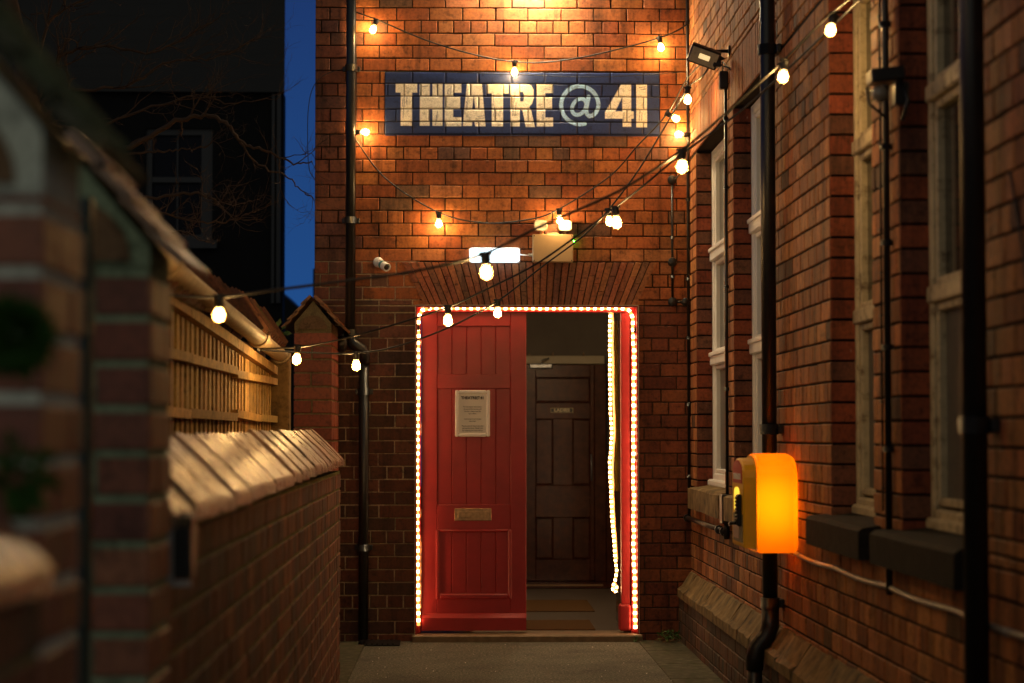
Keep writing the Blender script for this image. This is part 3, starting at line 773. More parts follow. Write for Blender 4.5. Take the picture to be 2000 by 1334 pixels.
# windows
GX = 1.668
def window(y0, y1, mat, timber, frosted):
    mb = MB(); fx0, fx1 = GX-.004, GX+.065; s_ = .052 if timber else .06
    TR = [(1.865, 1.945), (2.56, 2.64)]
    mb.box((fx0, y0+.002, WZ0+.012), (fx1, y0+s_, WZ1-.003), ch=.008); mb.box((fx0, y1-s_, WZ0+.012), (fx1, y1-.002, WZ1-.003), ch=.008)
    mb.box((fx0+.001, y0+s_, WZ1-s_), (fx1, y1-s_, WZ1-.003), ch=.008); mb.box((fx0+.001, y0+s_, WZ0+.012), (fx1, y1-s_, WZ0+.012+s_*1.3), ch=.008)
    if timber: TR = [(1.87, 1.93), (2.59, 2.65)]
    for a_, b_ in TR:
        pj = .010 if timber else .016
        mb.box((fx0-pj, y0+.004, a_), (fx1, y1-.004, b_), ch=.006)
        if not timber: mb.box((fx0-.026, y0+.004, b_-.022), (fx0-.0155, y1-.004, b_+.006), ch=.005)
    ym = (y0+y1)/2
    if y1-y0 > 1.2:
        mb.box((fx0+.004, ym-.035, WZ0+.06), (fx1, ym+.035, WZ1-.05), ch=.008)
    mb.box((fx0-(.02 if timber else .035), y0+.004, WZ0+.004), (fx1, y1-.004, WZ0+.05), ch=.010)
    # inner sash edge
    zs = [WZ0+.09, TR[0][0], TR[0][1], TR[1][0], TR[1][1], WZ1-s_]
    for k in (0, 2, 4):
        for yy in (y0+s_, y1-s_-.03): mb.box((fx0+.014, yy, zs[k]), (fx1-.004, yy+.03, zs[k+1]), ch=.006)
        mb.box((fx0+.014, y0+s_+.03, zs[k]), (fx1-.004, y1-s_-.03, zs[k]+.03), ch=.006); mb.box((fx0+.014, y0+s_+.03, zs[k+1]-.03), (fx1-.004, y1-s_-.03, zs[k+1]), ch=.006)
    fr = mb.build("window", mat, wing)
    for k in (0, 2, 4):
        mb = MB(); mb.box((GX+.040, y0+s_, zs[k]), (GX+.046, y1-s_, zs[k+1])); mb.build("pane", m_frost if (frosted and k == 0) else m_glass, fr)
    mb = MB(); mb.box((GX+.0655, y0, WZ0), (GX+.08, y1, WZ1)); mb.build("blind", m_hallwall, fr)
    return fr
for i, ((a_, b_), mt_, ti, fr_, lb) in enumerate(zip(WIN, (m_upvc, m_upvc, m_cream, m_cream), (0, 0, 1, 1), (1, 1, 1, 1),
        ("white plastic window nearest the theatre front", "white plastic window behind the iron drainpipe", "old timber window with peeling cream paint beside the conduit with the sensor light", "old timber window with cream paint beside the nearest drainpipe"))):
    wn = window(a_, b_, mt_, ti, fr_); wn["label"] = lb
    mb = MB(); px_ = WX-.085 if i > 1 else WX-.05
    zt_, zb_ = WZ0+.002, (WZ0-.125 if i > 1 else WZ0-.15)
    e0, e1 = (a_-.14, b_+.16) if i > 1 else (a_-.05, b_+.08)
    n_ = 4
    vs = []
    for k in range(n_+1):
        yy = e0+(e1-e0)*k/n_; j = lambda s=.006 if i < 2 else .002: random.uniform(-s, s)
        vs += [(WX+.10, yy, zt_+.012), (px_+.02, yy, zt_-.006+j()), (px_+j(), yy, zt_-.02+j()), (px_+j(), yy, zb_+j()), (WX+.10, yy, zb_)]
    fs = []
    for k in range(n_):
        for q in range(5): fs.append((k*5+q, k*5+(q+1) % 5, (k+1)*5+(q+1) % 5, (k+1)*5+q))
    fs += [tuple(range(5))[::-1], tuple(range(n_*5, n_*5+5))]
    mb.add(vs, fs); mb.build("sill", m_stone if i < 2 else m_stoned, wn)["label"] = "crumbling stone sill" if i < 2 else "sooty stone sill"

# ================================================================== PIPES AND CONDUITS
def clipring(mb, p, r, axis=(0, 0, 1), h=.03): mb.lathe([(r, -h/2), (r, h/2)], 14, p, axis)
# front wall drainpipe
dp = thing("drainpipe", "tall black iron drainpipe with an offset bend on the theatre front left of the door", "drainpipe", group="black drainpipes")
yp = D-.065
def q3(px, py, y): p = atY(px, py, y); return Vector((p.x, p.y, p.z))
mb = MB()
A = q3(684, 655, yp); B = q3(711, 700, yp-.0); zb2 = .02
mb.tube([(A.x, yp, 5.55), (A.x, yp, A.z+.02)], .034, 14)
mb.tube([(A.x, yp, A.z+.04), (A.x, yp, A.z-.02), (A.x+.02, yp-.02, A.z-.06), (B.x-.015, yp-.02, B.z+.06), (B.x, yp, B.z+.02), (B.x, yp, B.z-.04)], .040, 14)
mb.tube([(B.x, yp, B.z-.02), (B.x, yp, zb2)], .034, 14)
mb.build("pipe", m_black, dp)
mb = MB()
for px_, py in ((A.x, 133), (A.x, 430), (A.x, 655), (B.x, 765), (B.x, 1070)):
    p = q3(700, py, yp); mb = MB(); clipring(mb, (px_, yp, p.z), .043, h=.045)
    mb.box((px_-.06, yp+.034, p.z-.018), (px_+.06, D-.001, p.z+.018), ch=.004); mb.build("bracket", m_black, dp)
mb = MB(); p = q3(665, 672, yp-.03)
mb.lathe([(.02, -.05), (.05, -.04), (.055, .03), (.03, .045)], 12, (p.x, yp-.04, p.z), (.9, 0, -.15)); mb.build("branch_socket", m_black, dp)
gully = MB(); gx0 = atY(700, 1250, D-.2).x; gx1 = atY(782, 1250, D-.2).x
gully.box((gx0, D-.36, .001), (gx1, D-.02, .010)); 
for k in range(7): gully.box((gx0+.02+k*.035, D-.34, .010), (gx0+.032+k*.035, D-.04, .016))
tag(gully.build("drain_grate", m_black), "black drain gully in the ground under the drainpipe", "drain")
def wing_pipe(y, label, swan=True, r=.037):
    t_ = thing("drainpipe", label, "drainpipe", group="black drainpipes"); mb = MB(); x = WX-.062
    mb.tube([(x, y, 5.5), (x, y, .52)], r, 16); x2 = PX-.055
    mb.tube([(x, y, .56), (x, y, .47), (x-.02, y, .42), (x2+.015, y, .37), (x2, y, .32), (x2, y, .26)], r*1.18, 16)
    mb.tube([(x2, y, .30), (x2, y, .0)], r, 16)
    mb.build("pipe", m_black, t_)
    for z in (.585, 1.43, 3.3, 4.6):
        mb = MB(); clipring(mb, (x, y, z), r*1.28, h=.05); mb.box((x+r, y-.06, z-.02), (WX-.001, y+.06, z+.02), ch=.004); mb.build("bracket", m_black, t_)
ypA = atX(1502, 700, WX-.062).y; ypB = atX(1903, 700, WX-.062).y
wing_pipe(ypA, "black iron drainpipe behind the yellow cabinet, with a swan neck over the plinth")
wing_pipe(ypB, "thick black drainpipe nearest the camera beside the cream timber window")
def conduit(name, label, cat, paths, r, mat, discs=(), clips=(), n=8):
    t_ = thing(name, label, cat); mb = MB()
    for p in paths: mb.tube(p, r, n)
    mb.build("pipe", mat, t_)
    for p, ax, rr in discs:
        mb = MB(); mb.lathe([(rr, -.004), (rr, .024), (rr*.86, .030), (0.001, .031)], 16, p, ax)
        a = Vector(ax)
        mb.build("junction_box", m_black, t_)
    for p, ax in clips:
        mb = MB(); mb.lathe([(r*1.7, -.010), (r*1.7, .010)], 10, p, ax); mb.build("saddle_clip", m_black, t_)
    return t_
# corner conduit
cyl = .011; xc = WX-.013; yc = D-.014
conduit("corner_conduit", "thin black conduit running up the corner where front wall meets wing", "conduit",
        [[(xc, yc, 5.5), (xc, yc, atY(1350, 1015, yc).z)]], .0095, m_black, clips=[((xc, yc, atY(1350, p, yc).z), (0, 0, 1)) for p in (45, 170, 260, 390, 545, 660, 790, 930)])
x1 = atY(1313, 400, D-.016).x; z1 = atY(1313, 352, D).z; z2 = atY(1313, 512, D).z; z3 = atY(1313, 590, D).z
conduit("wall_conduit", "black surface conduit with three round junction boxes beside the arch", "conduit",
        [[(x1, D-.016, z1), (x1, D-.016, z3)], [(x1, D-.016, z3), (xc-.01, D-.016, z3)]], .0085, m_black,
        discs=[((x1, D-.006, z1), (0, -1, 0), .031), ((x1, D-.006, z2), (0, -1, 0), .031), ((x1, D-.006, z3), (0, -1, 0), .031), ((xc-.022, D-.008, z3), (0, -1, 0), .027)],
        clips=[((x1, D-.016, atY(1313, 465, D).z), (0, 0, 1)), ((x1, D-.016, atY(1313, 541, D).z), (0, 0, 1)), ((x1+.07, D-.016, z3), (1, 0, 0))])
yq = atX(1419, 600, WX-.012).y; zq0 = atX(1419, 965, WX-.012).z; zq1 = atX(1419, 165, WX-.012).z
t_ = conduit("window_conduit", "thin black conduit on the brick pier between the two white windows", "conduit", [[(WX-.012, yq, zq1), (WX-.012, yq, zq0)]], .0095, m_black,
        clips=[((WX-.012, yq, atX(1419, p, WX-.012).z), (0, 0, 1)) for p in (230, 365, 560, 760)])
mb = MB(); mb.box((WX-.05, yq-.03, zq1-.02), (WX-.001, yq+.03, zq1+.085), ch=.006); mb.build("switch_box", m_black, t_)
mb = MB(); zq2 = atX(1425, 1050, WX-.03).z
mb.box((WX-.055, yq-.10, zq2+.07), (WX-.001, yq+.04, zq0+.0), ch=.006); mb.tube([(WX-.02, yq-.02, zq2+.08), (WX-.02, yq-.02, zq2-.02)], .018, 10); mb.build("isolator_box", m_black, t_)
zl = atX(1385, 1027, WX-.03).z
conduit("low_pipe", "black horizontal pipe running low on the wing below the far stone sill", "pipe", [[(WX-.032, D-.02, zl), (WX-.032, yq-.05, zl)]], .016, m_black,
        clips=[((WX-.032, D-.08, zl), (0, 1, 0)), ((WX-.032, yq+.25, zl), (0, 1, 0)), ((WX-.032, yq, zl), (0, 1, 0))])
ycv = atX(1733, 600, WX-.02).y; zc0 = atX(1733, 1160, WX-.02).z
conduit("sensor_conduit", "black conduit on the brick pier between the two cream timber windows", "conduit", [[(WX-.02, ycv, 5.4), (WX-.02, ycv, zc0)]], .013, m_black,
        clips=[((WX-.02, ycv, z), (0, 0, 1)) for z in (.95, 1.35, 1.72, 2.1, 2.45, 2.9)], n=10)
mb = MB(); mb.tube([(WX-.008, ycv+.17, 5.2), (WX-.008, ycv+.168, 3.0), (WX-.008, ycv+.17, 1.12)], .0045, 6)
for k in range(14): mb.box((WX-.014, ycv+.158, 1.2+k*.16), (WX-.004, ycv+.182, 1.208+k*.16))
tag(mb.build("thin_cable", m_cable), "thin clipped cable running beside the sensor conduit on the brick pier", "cable")
cb = MB(); pts = []
for k in range(40):
    y = 10.0-k*(10.0-4.4)/39; pts.append((WX-.016, y, .852-.012*math.sin(k*.9)*0-.010*abs(math.sin(k*.42))))
cb.tube(pts, .011, 8)
for k in range(12): cb.lathe([(.0135, -.006), (.0135, .006)], 8, (WX-.016, 9.85-k*.47, .852-.010*abs(math.sin(((10.0-(9.85-k*.47))/(5.6/39))*.42))), (0, 1, 0))
tag(cb.build("supply_cable", m_steel), "pale armoured cable sagging along the wing from the yellow cabinet", "cable")
# loose wire on the nearest brickwork
mb = MB(); pts = []
for k in range(24):
    s_ = k/23; pts.append((WX-.008, 6.05-.42*s_-.06*math.sin(s_*5), 2.15-1.2*s_))
mb.tube(pts, .004, 6); tag(mb.build("loose_wire", m_cable), "loose black wire drooping down the bricks at the right edge", "cable")

# ================================================================== YELLOW CABINET
cab = thing("defibrillator_cabinet", "glowing orange yellow defibrillator cabinet with arched top mounted on the wing wall", "cabinet")
cy0, cy1, cz0, czt = 9.96, 10.42, .855, 1.315
def csec(y0, y1, z0, z1, rise, n=10):
    s_ = [(y0, z0), (y1, z0)]; ym = (y0+y1)/2; hw = (y1-y0)/2
    for k in range(n+1):
        q = math.pi*k/n; s_.append((ym+hw*math.cos(q), z1-rise+rise*math.sin(q)**.8))
    return s_
def extr(mb, secs, xs, mi=0, sm=True):
    k = len(secs[0]); vs = [(x, p[0], p[1]) for s_, x in zip(secs, xs) for p in s_]; fs = []
    for i in range(len(xs)-1):
        for j_ in range(k): fs.append((i*k+j_, i*k+(j_+1) % k, (i+1)*k+(j_+1) % k, (i+1)*k+j_))
    fs += [tuple(range(k)), tuple(range((len(xs)-1)*k, len(xs)*k))[::-1]]
    mb.add(vs, fs, mi=mi)
def ins(d): return csec(cy0+d, cy1-d, cz0+d, czt-d, .09)
mb = MB()
extr(mb, [ins(.012), ins(.005), ins(0), ins(0), ins(.012), ins(.035)], [1.3625, 1.366, 1.374, 1.53, 1.55, 1.557])
mb.build("shell", m_shell, cab)
mb = MB(); mb.lathe([(.001, -.13), (.028, -.12), (.030, 0), (.028, .12), (.001, .13)], 12, (1.44, 10.12, 1.08)); mb.build("inner_lamp", m_cablamp, cab)
mb = MB()
extr(mb, [ins(.030), ins(.022), ins(.021)], [1.302, 1.308, 1.3600])
dr = mb.build("door", m_yel, cab)
mb = MB(); extr(mb, [ins(.010), ins(.008), ins(.012)], [1.3605, 1.3615, 1.3618]); mb.build("rim", m_yel, cab)
def fpl(name, y0, y1, z0, z1, x, mat, th=.003, arch=0):
    mb = MB()
    if arch: extr(mb, [csec(y0, y1, z0, z1, arch), csec(y0, y1, z0, z1, arch)], [x-th, x])
    else: mb.box((x-th, y0, z0), (x, y1, z1))
    return mb.build(name, mat, dr)
xf = 1.302; yc_ = (cy0+cy1)/2
st = fpl("red_sticker", cy0+.07, cy1-.07, 1.175, 1.283, xf, m_sred, arch=.055)
text_part("lettering", "DEFIBRILLATOR", (xf-.0045, yc_, 1.205), .038, (R(90), 0, R(-90)), m_white, st, bold=.001)
fpl("window_lens", cy0+.17, cy1-.12, 1.045, 1.155, xf, m_yelwin, .004, arch=.03)
fpl("grey_label", cy0+.05, cy1-.07, .90, 1.03, xf, m_sgrey)
mb = MB(); mb.box((xf-.0045, cy0+.17, .915), (xf-.003, cy1-.09, .985)); mb.build("small_print_label", m_spink, dr)
mb = MB(); ky = cy0+.115
mb.box((xf-.022, ky-.032, .975), (xf, ky+.032, 1.125), ch=.006)
for k in range(7): mb.lathe([(.006, 0), (.0055, .005), (.001, .006)], 8, (xf-.022, ky+.014, 1.005+k*.017), (-1, 0, 0)); mb.lathe([(.006, 0), (.0055, .005), (.001, .006)], 8, (xf-.022, ky-.014, 1.005+k*.017), (-1, 0, 0))
mb.tube([(xf-.015, ky, .99), (xf-.045, ky, .99), (xf-.045, ky+.05, .985)], .009, 8)
mb.build("keypad_lock", m_black, dr)

# ================================================================== FIXTURES ON THE WALLS
# twin spot emergency light
em = thing("emergency_light", "cream emergency light box with two adjustable spot heads above the doorway", "light fitting")
a = q3(1040, 457, D-.06); b = q3(1120, 512, D-.06)
mb = MB(); mb.box((a.x, D-.055, b.z), (b.x, D-.001, a.z), ch=.006); mb.box((a.x+.003, D-.062, b.z+.003), (b.x-.003, D-.0555, a.z-.003), ch=.003)
mb.box((a.x+.10, D-.05, a.z), (a.x+.18, D-.02, a.z+.010), ch=.003); mb.build("housing", m_creamp, em)
for sx in (a.x+.012, b.x-.012):
    for sz in (a.z-.012, b.z+.012): mb = MB(); mb.lathe([(.004, 0), (.004, .003)], 8, (sx, D-.0622, sz), (0, -1, 0)); mb.build("screw", m_black, em)
for k, px in enumerate((1056, 1104)):
    c_ = q3(px, 441, D-.05); sgn = -1 if k == 0 else 1; mb = MB()
    rr = .042
    prof = [(.030, -.035), (.045, -.02), (.048, .0), (.046, .012)]
    # rounded-square lamp head
    def rs(s_, y): 
        out = []
        for i in range(24):
            q = 2*math.pi*i/24; cx_, sy_ = math.cos(q), math.sin(q)
            out.append((c_.x+s_*math.copysign(abs(cx_)**.5, cx_)*1.12, y, c_.z+s_*math.copysign(abs(sy_)**.5, sy_)*.92))
        return out
    rings = [rs(.026, D-.02), rs(.040, D-.03), rs(.042, D-.055), rs(.042, D-.068), rs(.037, D-.072)]
    vs = [v_ for r_ in rings for v_ in r_]; fs = []
    for i in range(4):
        for j_ in range(24): fs.append((i*24+j_, i*24+(j_+1) % 24, (i+1)*24+(j_+1) % 24, (i+1)*24+j_))
    fs += [tuple(range(24))[::-1]]
    mb.add(vs, fs); mb.box((c_.x-.006, D-.05, a.z), (c_.x+.006, D-.035, c_.z-.036), ch=.002)
    mb.tube([(c_.x+.010*-sgn*-1, D-.04, c_.z-.035), (c_.x-sgn*.02, D-.045, c_.z-.055), (c_.x-sgn*.024, D-.04, a.z+.002)], .003, 6)
    hd = mb.build("spot_head", m_creamp, em)
    mb = MB(); rg = rs(.037, D-.0725); mb.add(rg+[(c_.x, D-.064, c_.z)], [(i, (i+1) % 24, 24) for i in range(24)]); mb.lathe([(.004, 0), (.007, .003), (.001, .009)], 10, (c_.x+.003, D-.066, c_.z-.006), (0, -1, 0)); mb.build("reflector", m_paper, hd)
mb = MB(); p = q3(1121, 470, D); mb.lathe([(.004, 0), (.003, .008), (.0005, .009)], 8, (b.x-.0005, D-.025, p.z-.006), (1, 0, 0)); mb.build("indicator", m_green, em)
# lit bulkhead
bh = thing("bulkhead_light", "small oblong bulkhead lamp glowing cold white above the arch", "light fitting")
a2 = q3(916, 483, D-.05); b2 = q3(1016, 513, D-.05)
mb = MB(); mb.box((a2.x, D-.022, b2.z), (b2.x, D-.001, a2.z), ch=.008); mb.build("base", m_white, bh)
mb = MB(); mb.box((a2.x+.004, D-.06, b2.z+.004), (b2.x-.004, D-.0225, a2.z-.004), ch=.014); mb.build("diffuser", m_led, bh)
mb = MB(); mb.lathe([(.006, 0), (.005, .008), (.001, .009)], 8, (a2.x+.055, D-.0605, a2.z-.02), (0, -1, 0)); mb.build("indicator", m_green, bh)
mb = MB(); zc_ = (a2.z+b2.z)/2+.006
mb.tube([(b2.x-.002, D-.02, zc_), (b2.x+.04, D-.022, zc_-.006), (a.x+.002, D-.02, zc_-.004)], .0045, 8); mb.lathe([(.010, -.012), (.010, .012)], 10, (a.x-.012, D-.02, zc_-.004), (1, 0, 0)); mb.build("link_cable", m_white, bh)
# security camera
sc_ = thing("security_camera", "small white bullet security camera with a teal band left of the arch", "camera")
p = q3(739, 512, D-.02)
mb = MB(); mb.lathe([(.036, 0), (.036, .012), (.028, .022), (.018, .026)], 18, (p.x, D-.001, p.z), (0, -1, 0)); mb.build("mount", m_white, sc_)
ax = Vector((.50, -.80, -.36)).normalized(); hp = Vector((p.x, D-.03, p.z)); 
mb = MB(); mb.tube([hp+Vector((0, .008, 0)), hp+ax*.03], .009, 10); mb.build("arm", m_white, sc_)
bs = hp+ax*.022
mb = MB(); mb.lathe([(.012, 0), (.026, .008), (.029, .02), (.029, .035)], 18, bs, ax, mi=0); mb.lathe([(.0295, .035), (.0295, .058)], 18, bs, ax, mi=1)
mb.lathe([(.029, .058), (.030, .105), (.027, .108), (.024, .098), (.001, .097)], 18, bs, ax, mi=0); bd = mb.build("body", [m_white, m_teal], sc_)
mb = MB(); mb.lathe([(.019, .0975), (.018, .101), (.001, .103)], 14, bs, ax); mb.build("lens", m_black, bd)
# floodlight on arm
fl = thing("floodlight", "black rectangular floodlight on a short arm high on the wing wall", "floodlight", group="wall lights on the wing")
wb = atX(1425, 100, WX-.002); yf_ = wb.y
c_ = atY(1375, 110, yf_-.02); c_ = Vector(c_)
M = Matrix.Rotation(R(20), 4, 'Y') @ Matrix.Rotation(R(28), 4, 'X')
def rotbox(mb, c_, M, a, b_, ch=.004, mi=0):
    n0 = len(mb.v); mb.box(a, b_, ch=ch, mi=mi)
    for i in range(n0, len(mb.v)): mb.v[i] = tuple(c_ + (M @ Vector(mb.v[i])))
mb = MB(); rotbox(mb, c_, M, (-.09, -.022, -.055), (.09, .028, .055), .006)
for k in range(6): rotbox(mb, c_, M, (-.075+k*.03, .028, -.045), (-.070+k*.03, .045, .045), 0)
body = mb.build("housing", m_black, fl)
mb = MB(); rotbox(mb, c_, M, (-.080, -.026, -.045), (.080, -.0225, .045), .002); mb.build("lens", mat_plain("floodlight_glass", (.40, .36, .28), .25, 0, .6, .2, 30, 0), body)
mb = MB(); rotbox(mb, c_, M, (-.03, -.0275, -.012), (.035, -.0265, .018), 0); mb.build("led_chip", mat_emit("dim_led_chip", (1, .7, .3), .9), body)
mb = MB(); e_ = c_+(M @ Vector((.10, .01, .0)))
mb.tube([e_-Vector((.03, 0, 0)), e_+Vector((.02, .0, .015)), (WX-.10, yf_, wb.z), (WX-.001, yf_, wb.z)], .011, 10); mb.box((WX-.012, yf_-.03, wb.z-.03), (WX-.001, yf_+.03, wb.z+.03), ch=.003)
mb.box(e_+Vector((-.045, -.03, -.035)), e_+Vector((.005, .03, .035)), ch=.006)
mb.build("arm", m_black, fl)
mb = MB(); e2 = Vector((WX-.03, yq, zq1+.085)); mb.tube([e_+Vector((0, 0, -.02)), e_+Vector((.05, -.02, -.04)), e_+Vector((.09, -.05, -.10)), e2+Vector((.0, 0, .06)), e2], .0045, 6); mb.build("cable", m_cable, fl)
# PIR flood lower right
pf = thing("sensor_light", "black wall light with a round sensor lens on the conduit between the timber windows", "light fitting", group="wall lights on the wing")
s0 = atX(1735, 150, WX-.07)
Y_ = s0.y; zz = s0.z
mb = MB(); c3_ = Vector((WX-.085, Y_, zz)); rotbox(mb, c3_, Matrix.Rotation(R(-6), 4, 'Y'), (-.055, -.055, -.022), (.065, .055, .026), .006); mb.box((WX-.05, Y_-.02, zz-.10), (WX-.001, Y_+.03, zz-.018), ch=.005)
mb.tube([(WX-.03, Y_-.03, zz-.02), (WX-.012, Y_-.05, zz-.09), (WX-.03, Y_-.04, zz-.16)], .007, 8); mb.build("housing", m_black, pf)
mb = MB(); mb.lathe([(.001, -.030), (.018, -.026), (.029, -.012), (.030, .005), (.024, .018), (.001, .02)], 16, (WX-.105, Y_-.02, zz-.062), (.25, .3, 1)); mb.build("sensor_dome", mat_plain("smoked_dome", (.22, .19, .15), .15, 0, .7, .2, 10, 0), pf)
mb = MB(); mb.tube([(WX-.15, Y_-.02, zz-.04), (WX-.145, Y_-.03, zz-.10), (WX-.08, Y_-.02, zz-.15)], .005, 6); mb.build("wire_guard", m_black, pf)
# wall lamp above the sign (just over the top edge of the photograph)
wl = thing("wall_lamp", "warm wall lamp on the theatre front above the painted sign", "wall lamp")
p = q3(1045, -75, D)
mb = MB(); mb.box((p.x-.11, D-.20, p.z-.005), (p.x+.11, D-.001, p.z+.05), ch=.01); mb.build("housing", m_black, wl)
mb = MB(); mb.box((p.x-.09, D-.19, p.z-.010), (p.x+.09, D-.05, p.z-.0055), ch=.002); mb.build("diffuser", m_lampg, wl)

# ================================================================== STRING LIGHTS
bulb_me = None; hold_me = None
def bulb_meshes():
    global bulb_me, hold_me
    mb = MB(); mb.lathe([(.010, 0), (.013, -.010), (.0205, -.024), (.0245, -.040), (.0235, -.053), (.016, -.064), (.006, -.069), (.0005, -.070)], 14, (0, 0, -.030))
    mb.lathe([(.0005, -.018), (.009, -.022), (.0150, -.032), (.0165, -.042), (.0135, -.052), (.0005, -.058)], 10, (0, 0, -.030), mi=1)
    bulb_me = mb.build("bulb", [m_bulb, m_core]); mb = MB()
    mb.lathe([(.012, .012), (.017, .006), (.018, -.016), (.0155, -.034), (.0145, -.036)], 12); mb.box((-.024, -.011, -.002), (.024, .011, .012), ch=.004)
    mb.lathe([(.0105, -.030), (.0105, -.037)], 10)
    hold_me = mb.build("bulb_holder", m_cable)
bulb_meshes(); first = [True]
def smooth(pts, n=10):
    P_ = [Vector(p) for p in pts]; out = []
    for i in range(len(P_)-1):
        p0, p1, p2, p3 = P_[max(0, i-1)], P_[i], P_[i+1], P_[min(len(P_)-1, i+2)]
        for k in range(n):
            t = k/n; out.append(.5*((2*p1)+(p2-p0)*t+(2*p0-5*p1+4*p2-p3)*t*t+(3*p1-p0-3*p2+p3)*t*t*t))
    out.append(P_[-1]); return out
def strand(label, pts, bulbs, r=.0052, bs=1.0):
    """pts: cable points; bulbs: (x,y,z of the holder, tilt direction)"""
    t_ = thing("string_lights", label, "string lights", group="festoon string lights across the alley")
    mb = MB(); mb.tube(smooth(pts), r, 7); mb.build("cable", m_cable, t_)
    for p, down in bulbs:
        if first[0]: h = hold_me; b_ = bulb_me; first[0] = False
        else:
            h = hold_me.copy(); b_ = bulb_me.copy(); COL.objects.link(h); COL.objects.link(b_)
        h.parent = t_; b_.parent = h
        b_.scale = (bs, bs, bs); h.location = p; h.rotation_euler = Vector(down).normalized().to_track_quat('-Z', 'X').to_euler()
    return t_
def PY(px, py, Y): return atY(px, py, Y)
DN = (0, 0, -1)
yw = D-.085
strand("highest string of warm bulbs sagging over the painted sign", [PY(691, 22, D-.03), PY(735, 38, yw), PY(860, 88, yw), PY(1005, 121, yw), PY(1130, 113, yw), PY(1288, 74, yw), PY(1345, 46, D-.03)],
       [(PY(735, 40, yw), (-.35, -.2, -1)), (PY(1005, 121, yw), DN), (PY(1288, 74, yw), (.15, -.1, -1))])
strand("string of warm bulbs hanging in a deep loop across the front wall below the sign", [PY(692, 262, D-.03), PY(700, 280, D-.05), PY(755, 350, yw), PY(855, 414, yw), PY(945, 435, yw), PY(1035, 428, yw), PY(1092, 408, yw-.02), PY(1190, 345, yw-.05), PY(1245, 285, yw-.2), PY(1303, 222, yw-.35), PY(1345, 150, 13.9), PY(1400, 98, 12.9)],
       [(PY(694, 258, D-.06), (1, -.15, -.02)), (PY(857, 417, yw), DN), (PY(1092, 410, yw-.02), (.05, 0, -1)), (PY(1303, 222, yw-.35), (.9, -.3, -.55)), (PY(1348, 263, D-.06), (-1, -.2, 0)) if False else (PY(1303, 222, yw-.35), (.9, -.3, -.55))][:4])
strand("short string with one warm bulb sticking out sideways from the corner conduit", [PY(1350, 215, D-.03), PY(1347, 250, D-.04), PY(1346, 263, D-.05), PY(1345, 290, D-.05), PY(1340, 320, D-.04), PY(1318, 352, D-.04)],
       [(PY(1345, 263, D-.05), (-1, -.1, .02))])
YE = 12.6
strand("string of warm bulbs from the floodlight down to the hook on the fence", [PY(1400, 100, 12.75), PY(1375, 145, 12.9), PY(1344, 172, 13.2), PY(1300, 245, 13.1), PY(1245, 335, 13.0), PY(1190, 408, 12.9), PY(1140, 460, 12.8), PY(1060, 520, 12.7), PY(972, 588, YE), PY(880, 638, 12.4), PY(780, 675, 12.3), PY(696, 690, 12.1), PY(610, 689, 12.0), PY(497, 683, 11.75)],
       [(PY(1343, 173, 13.2), DN), (PY(1188, 410, 12.9), (.1, 0, -1)), (PY(972, 588, YE), DN), (PY(696, 690, 12.1), DN)])
strand("string of warm bulbs crossing the middle of the alley to the fence hook", [PY(1740, -60, 7.95), PY(1570, 105, 9.0), PY(1450, 214, 9.6), PY(1330, 302, 10.0), PY(1260, 360, 10.2), PY(1202, 405, 10.4), PY(1125, 462, 10.6), PY(1040, 520, 10.8), PY(940, 570, 11.0), PY(875, 600, 11.1), PY(760, 637, 11.3), PY(660, 664, 11.5), PY(582, 678, 11.65), PY(497, 681, 11.75)],
       [(PY(1202, 407, 10.4), (.08, 0, -1)), (PY(875, 600, 11.1), DN), (PY(582, 677, 11.65), (-.1, 0, -1))])
strand("nearest string of large blurred warm bulbs crossing low over the alley", [PY(1740, -60, 7.95), PY(1622, 28, 8.5), PY(1530, 118, 8.6), PY(1430, 210, 8.5), PY(1332, 293, 8.3), PY(1210, 372, 8.05), PY(1060, 440, 7.8), PY(945, 496, 7.6), PY(820, 528, 7.4), PY(680, 548, 7.4), PY(540, 566, 7.45), PY(428, 580, 7.5), PY(330, 576, 7.5), PY(240, 560, 7.5)],
       [(PY(1628, 32, 8.5), (-.25, -.2, -1)), (PY(1532, 121, 8.6), (-.1, -.1, -1)), (PY(1332, 295, 8.3), DN), (PY(948, 498, 7.6), (.05, 0, -1)), (PY(428, 581, 7.5), DN)], .0055, .88)
# strands continuing overhead, above the top edge of the photograph
strand("string of warm bulbs high over the alley, mostly above the picture", [(WX-.02, 9.9, 4.1), (.8, 9.2, 3.75), (.1, 8.4, 3.4), (-.5, 7.6, 3.12), (-1.15, 6.8, 3.0)],
       [((-.2, 8.0, 3.26), DN), ((-.75, 7.3, 3.07), DN)])
strand("string of warm bulbs overhead along the left wall close to the camera", [(-1.2, 6.7, 3.0), (-.75, 5.9, 2.78), (-.62, 5.0, 2.62), (-.6, 4.1, 2.5), (-.5, 3.2, 2.42)],
       [((-.72, 5.7, 2.76), DN), ((-.60, 4.45, 2.54), DN)])
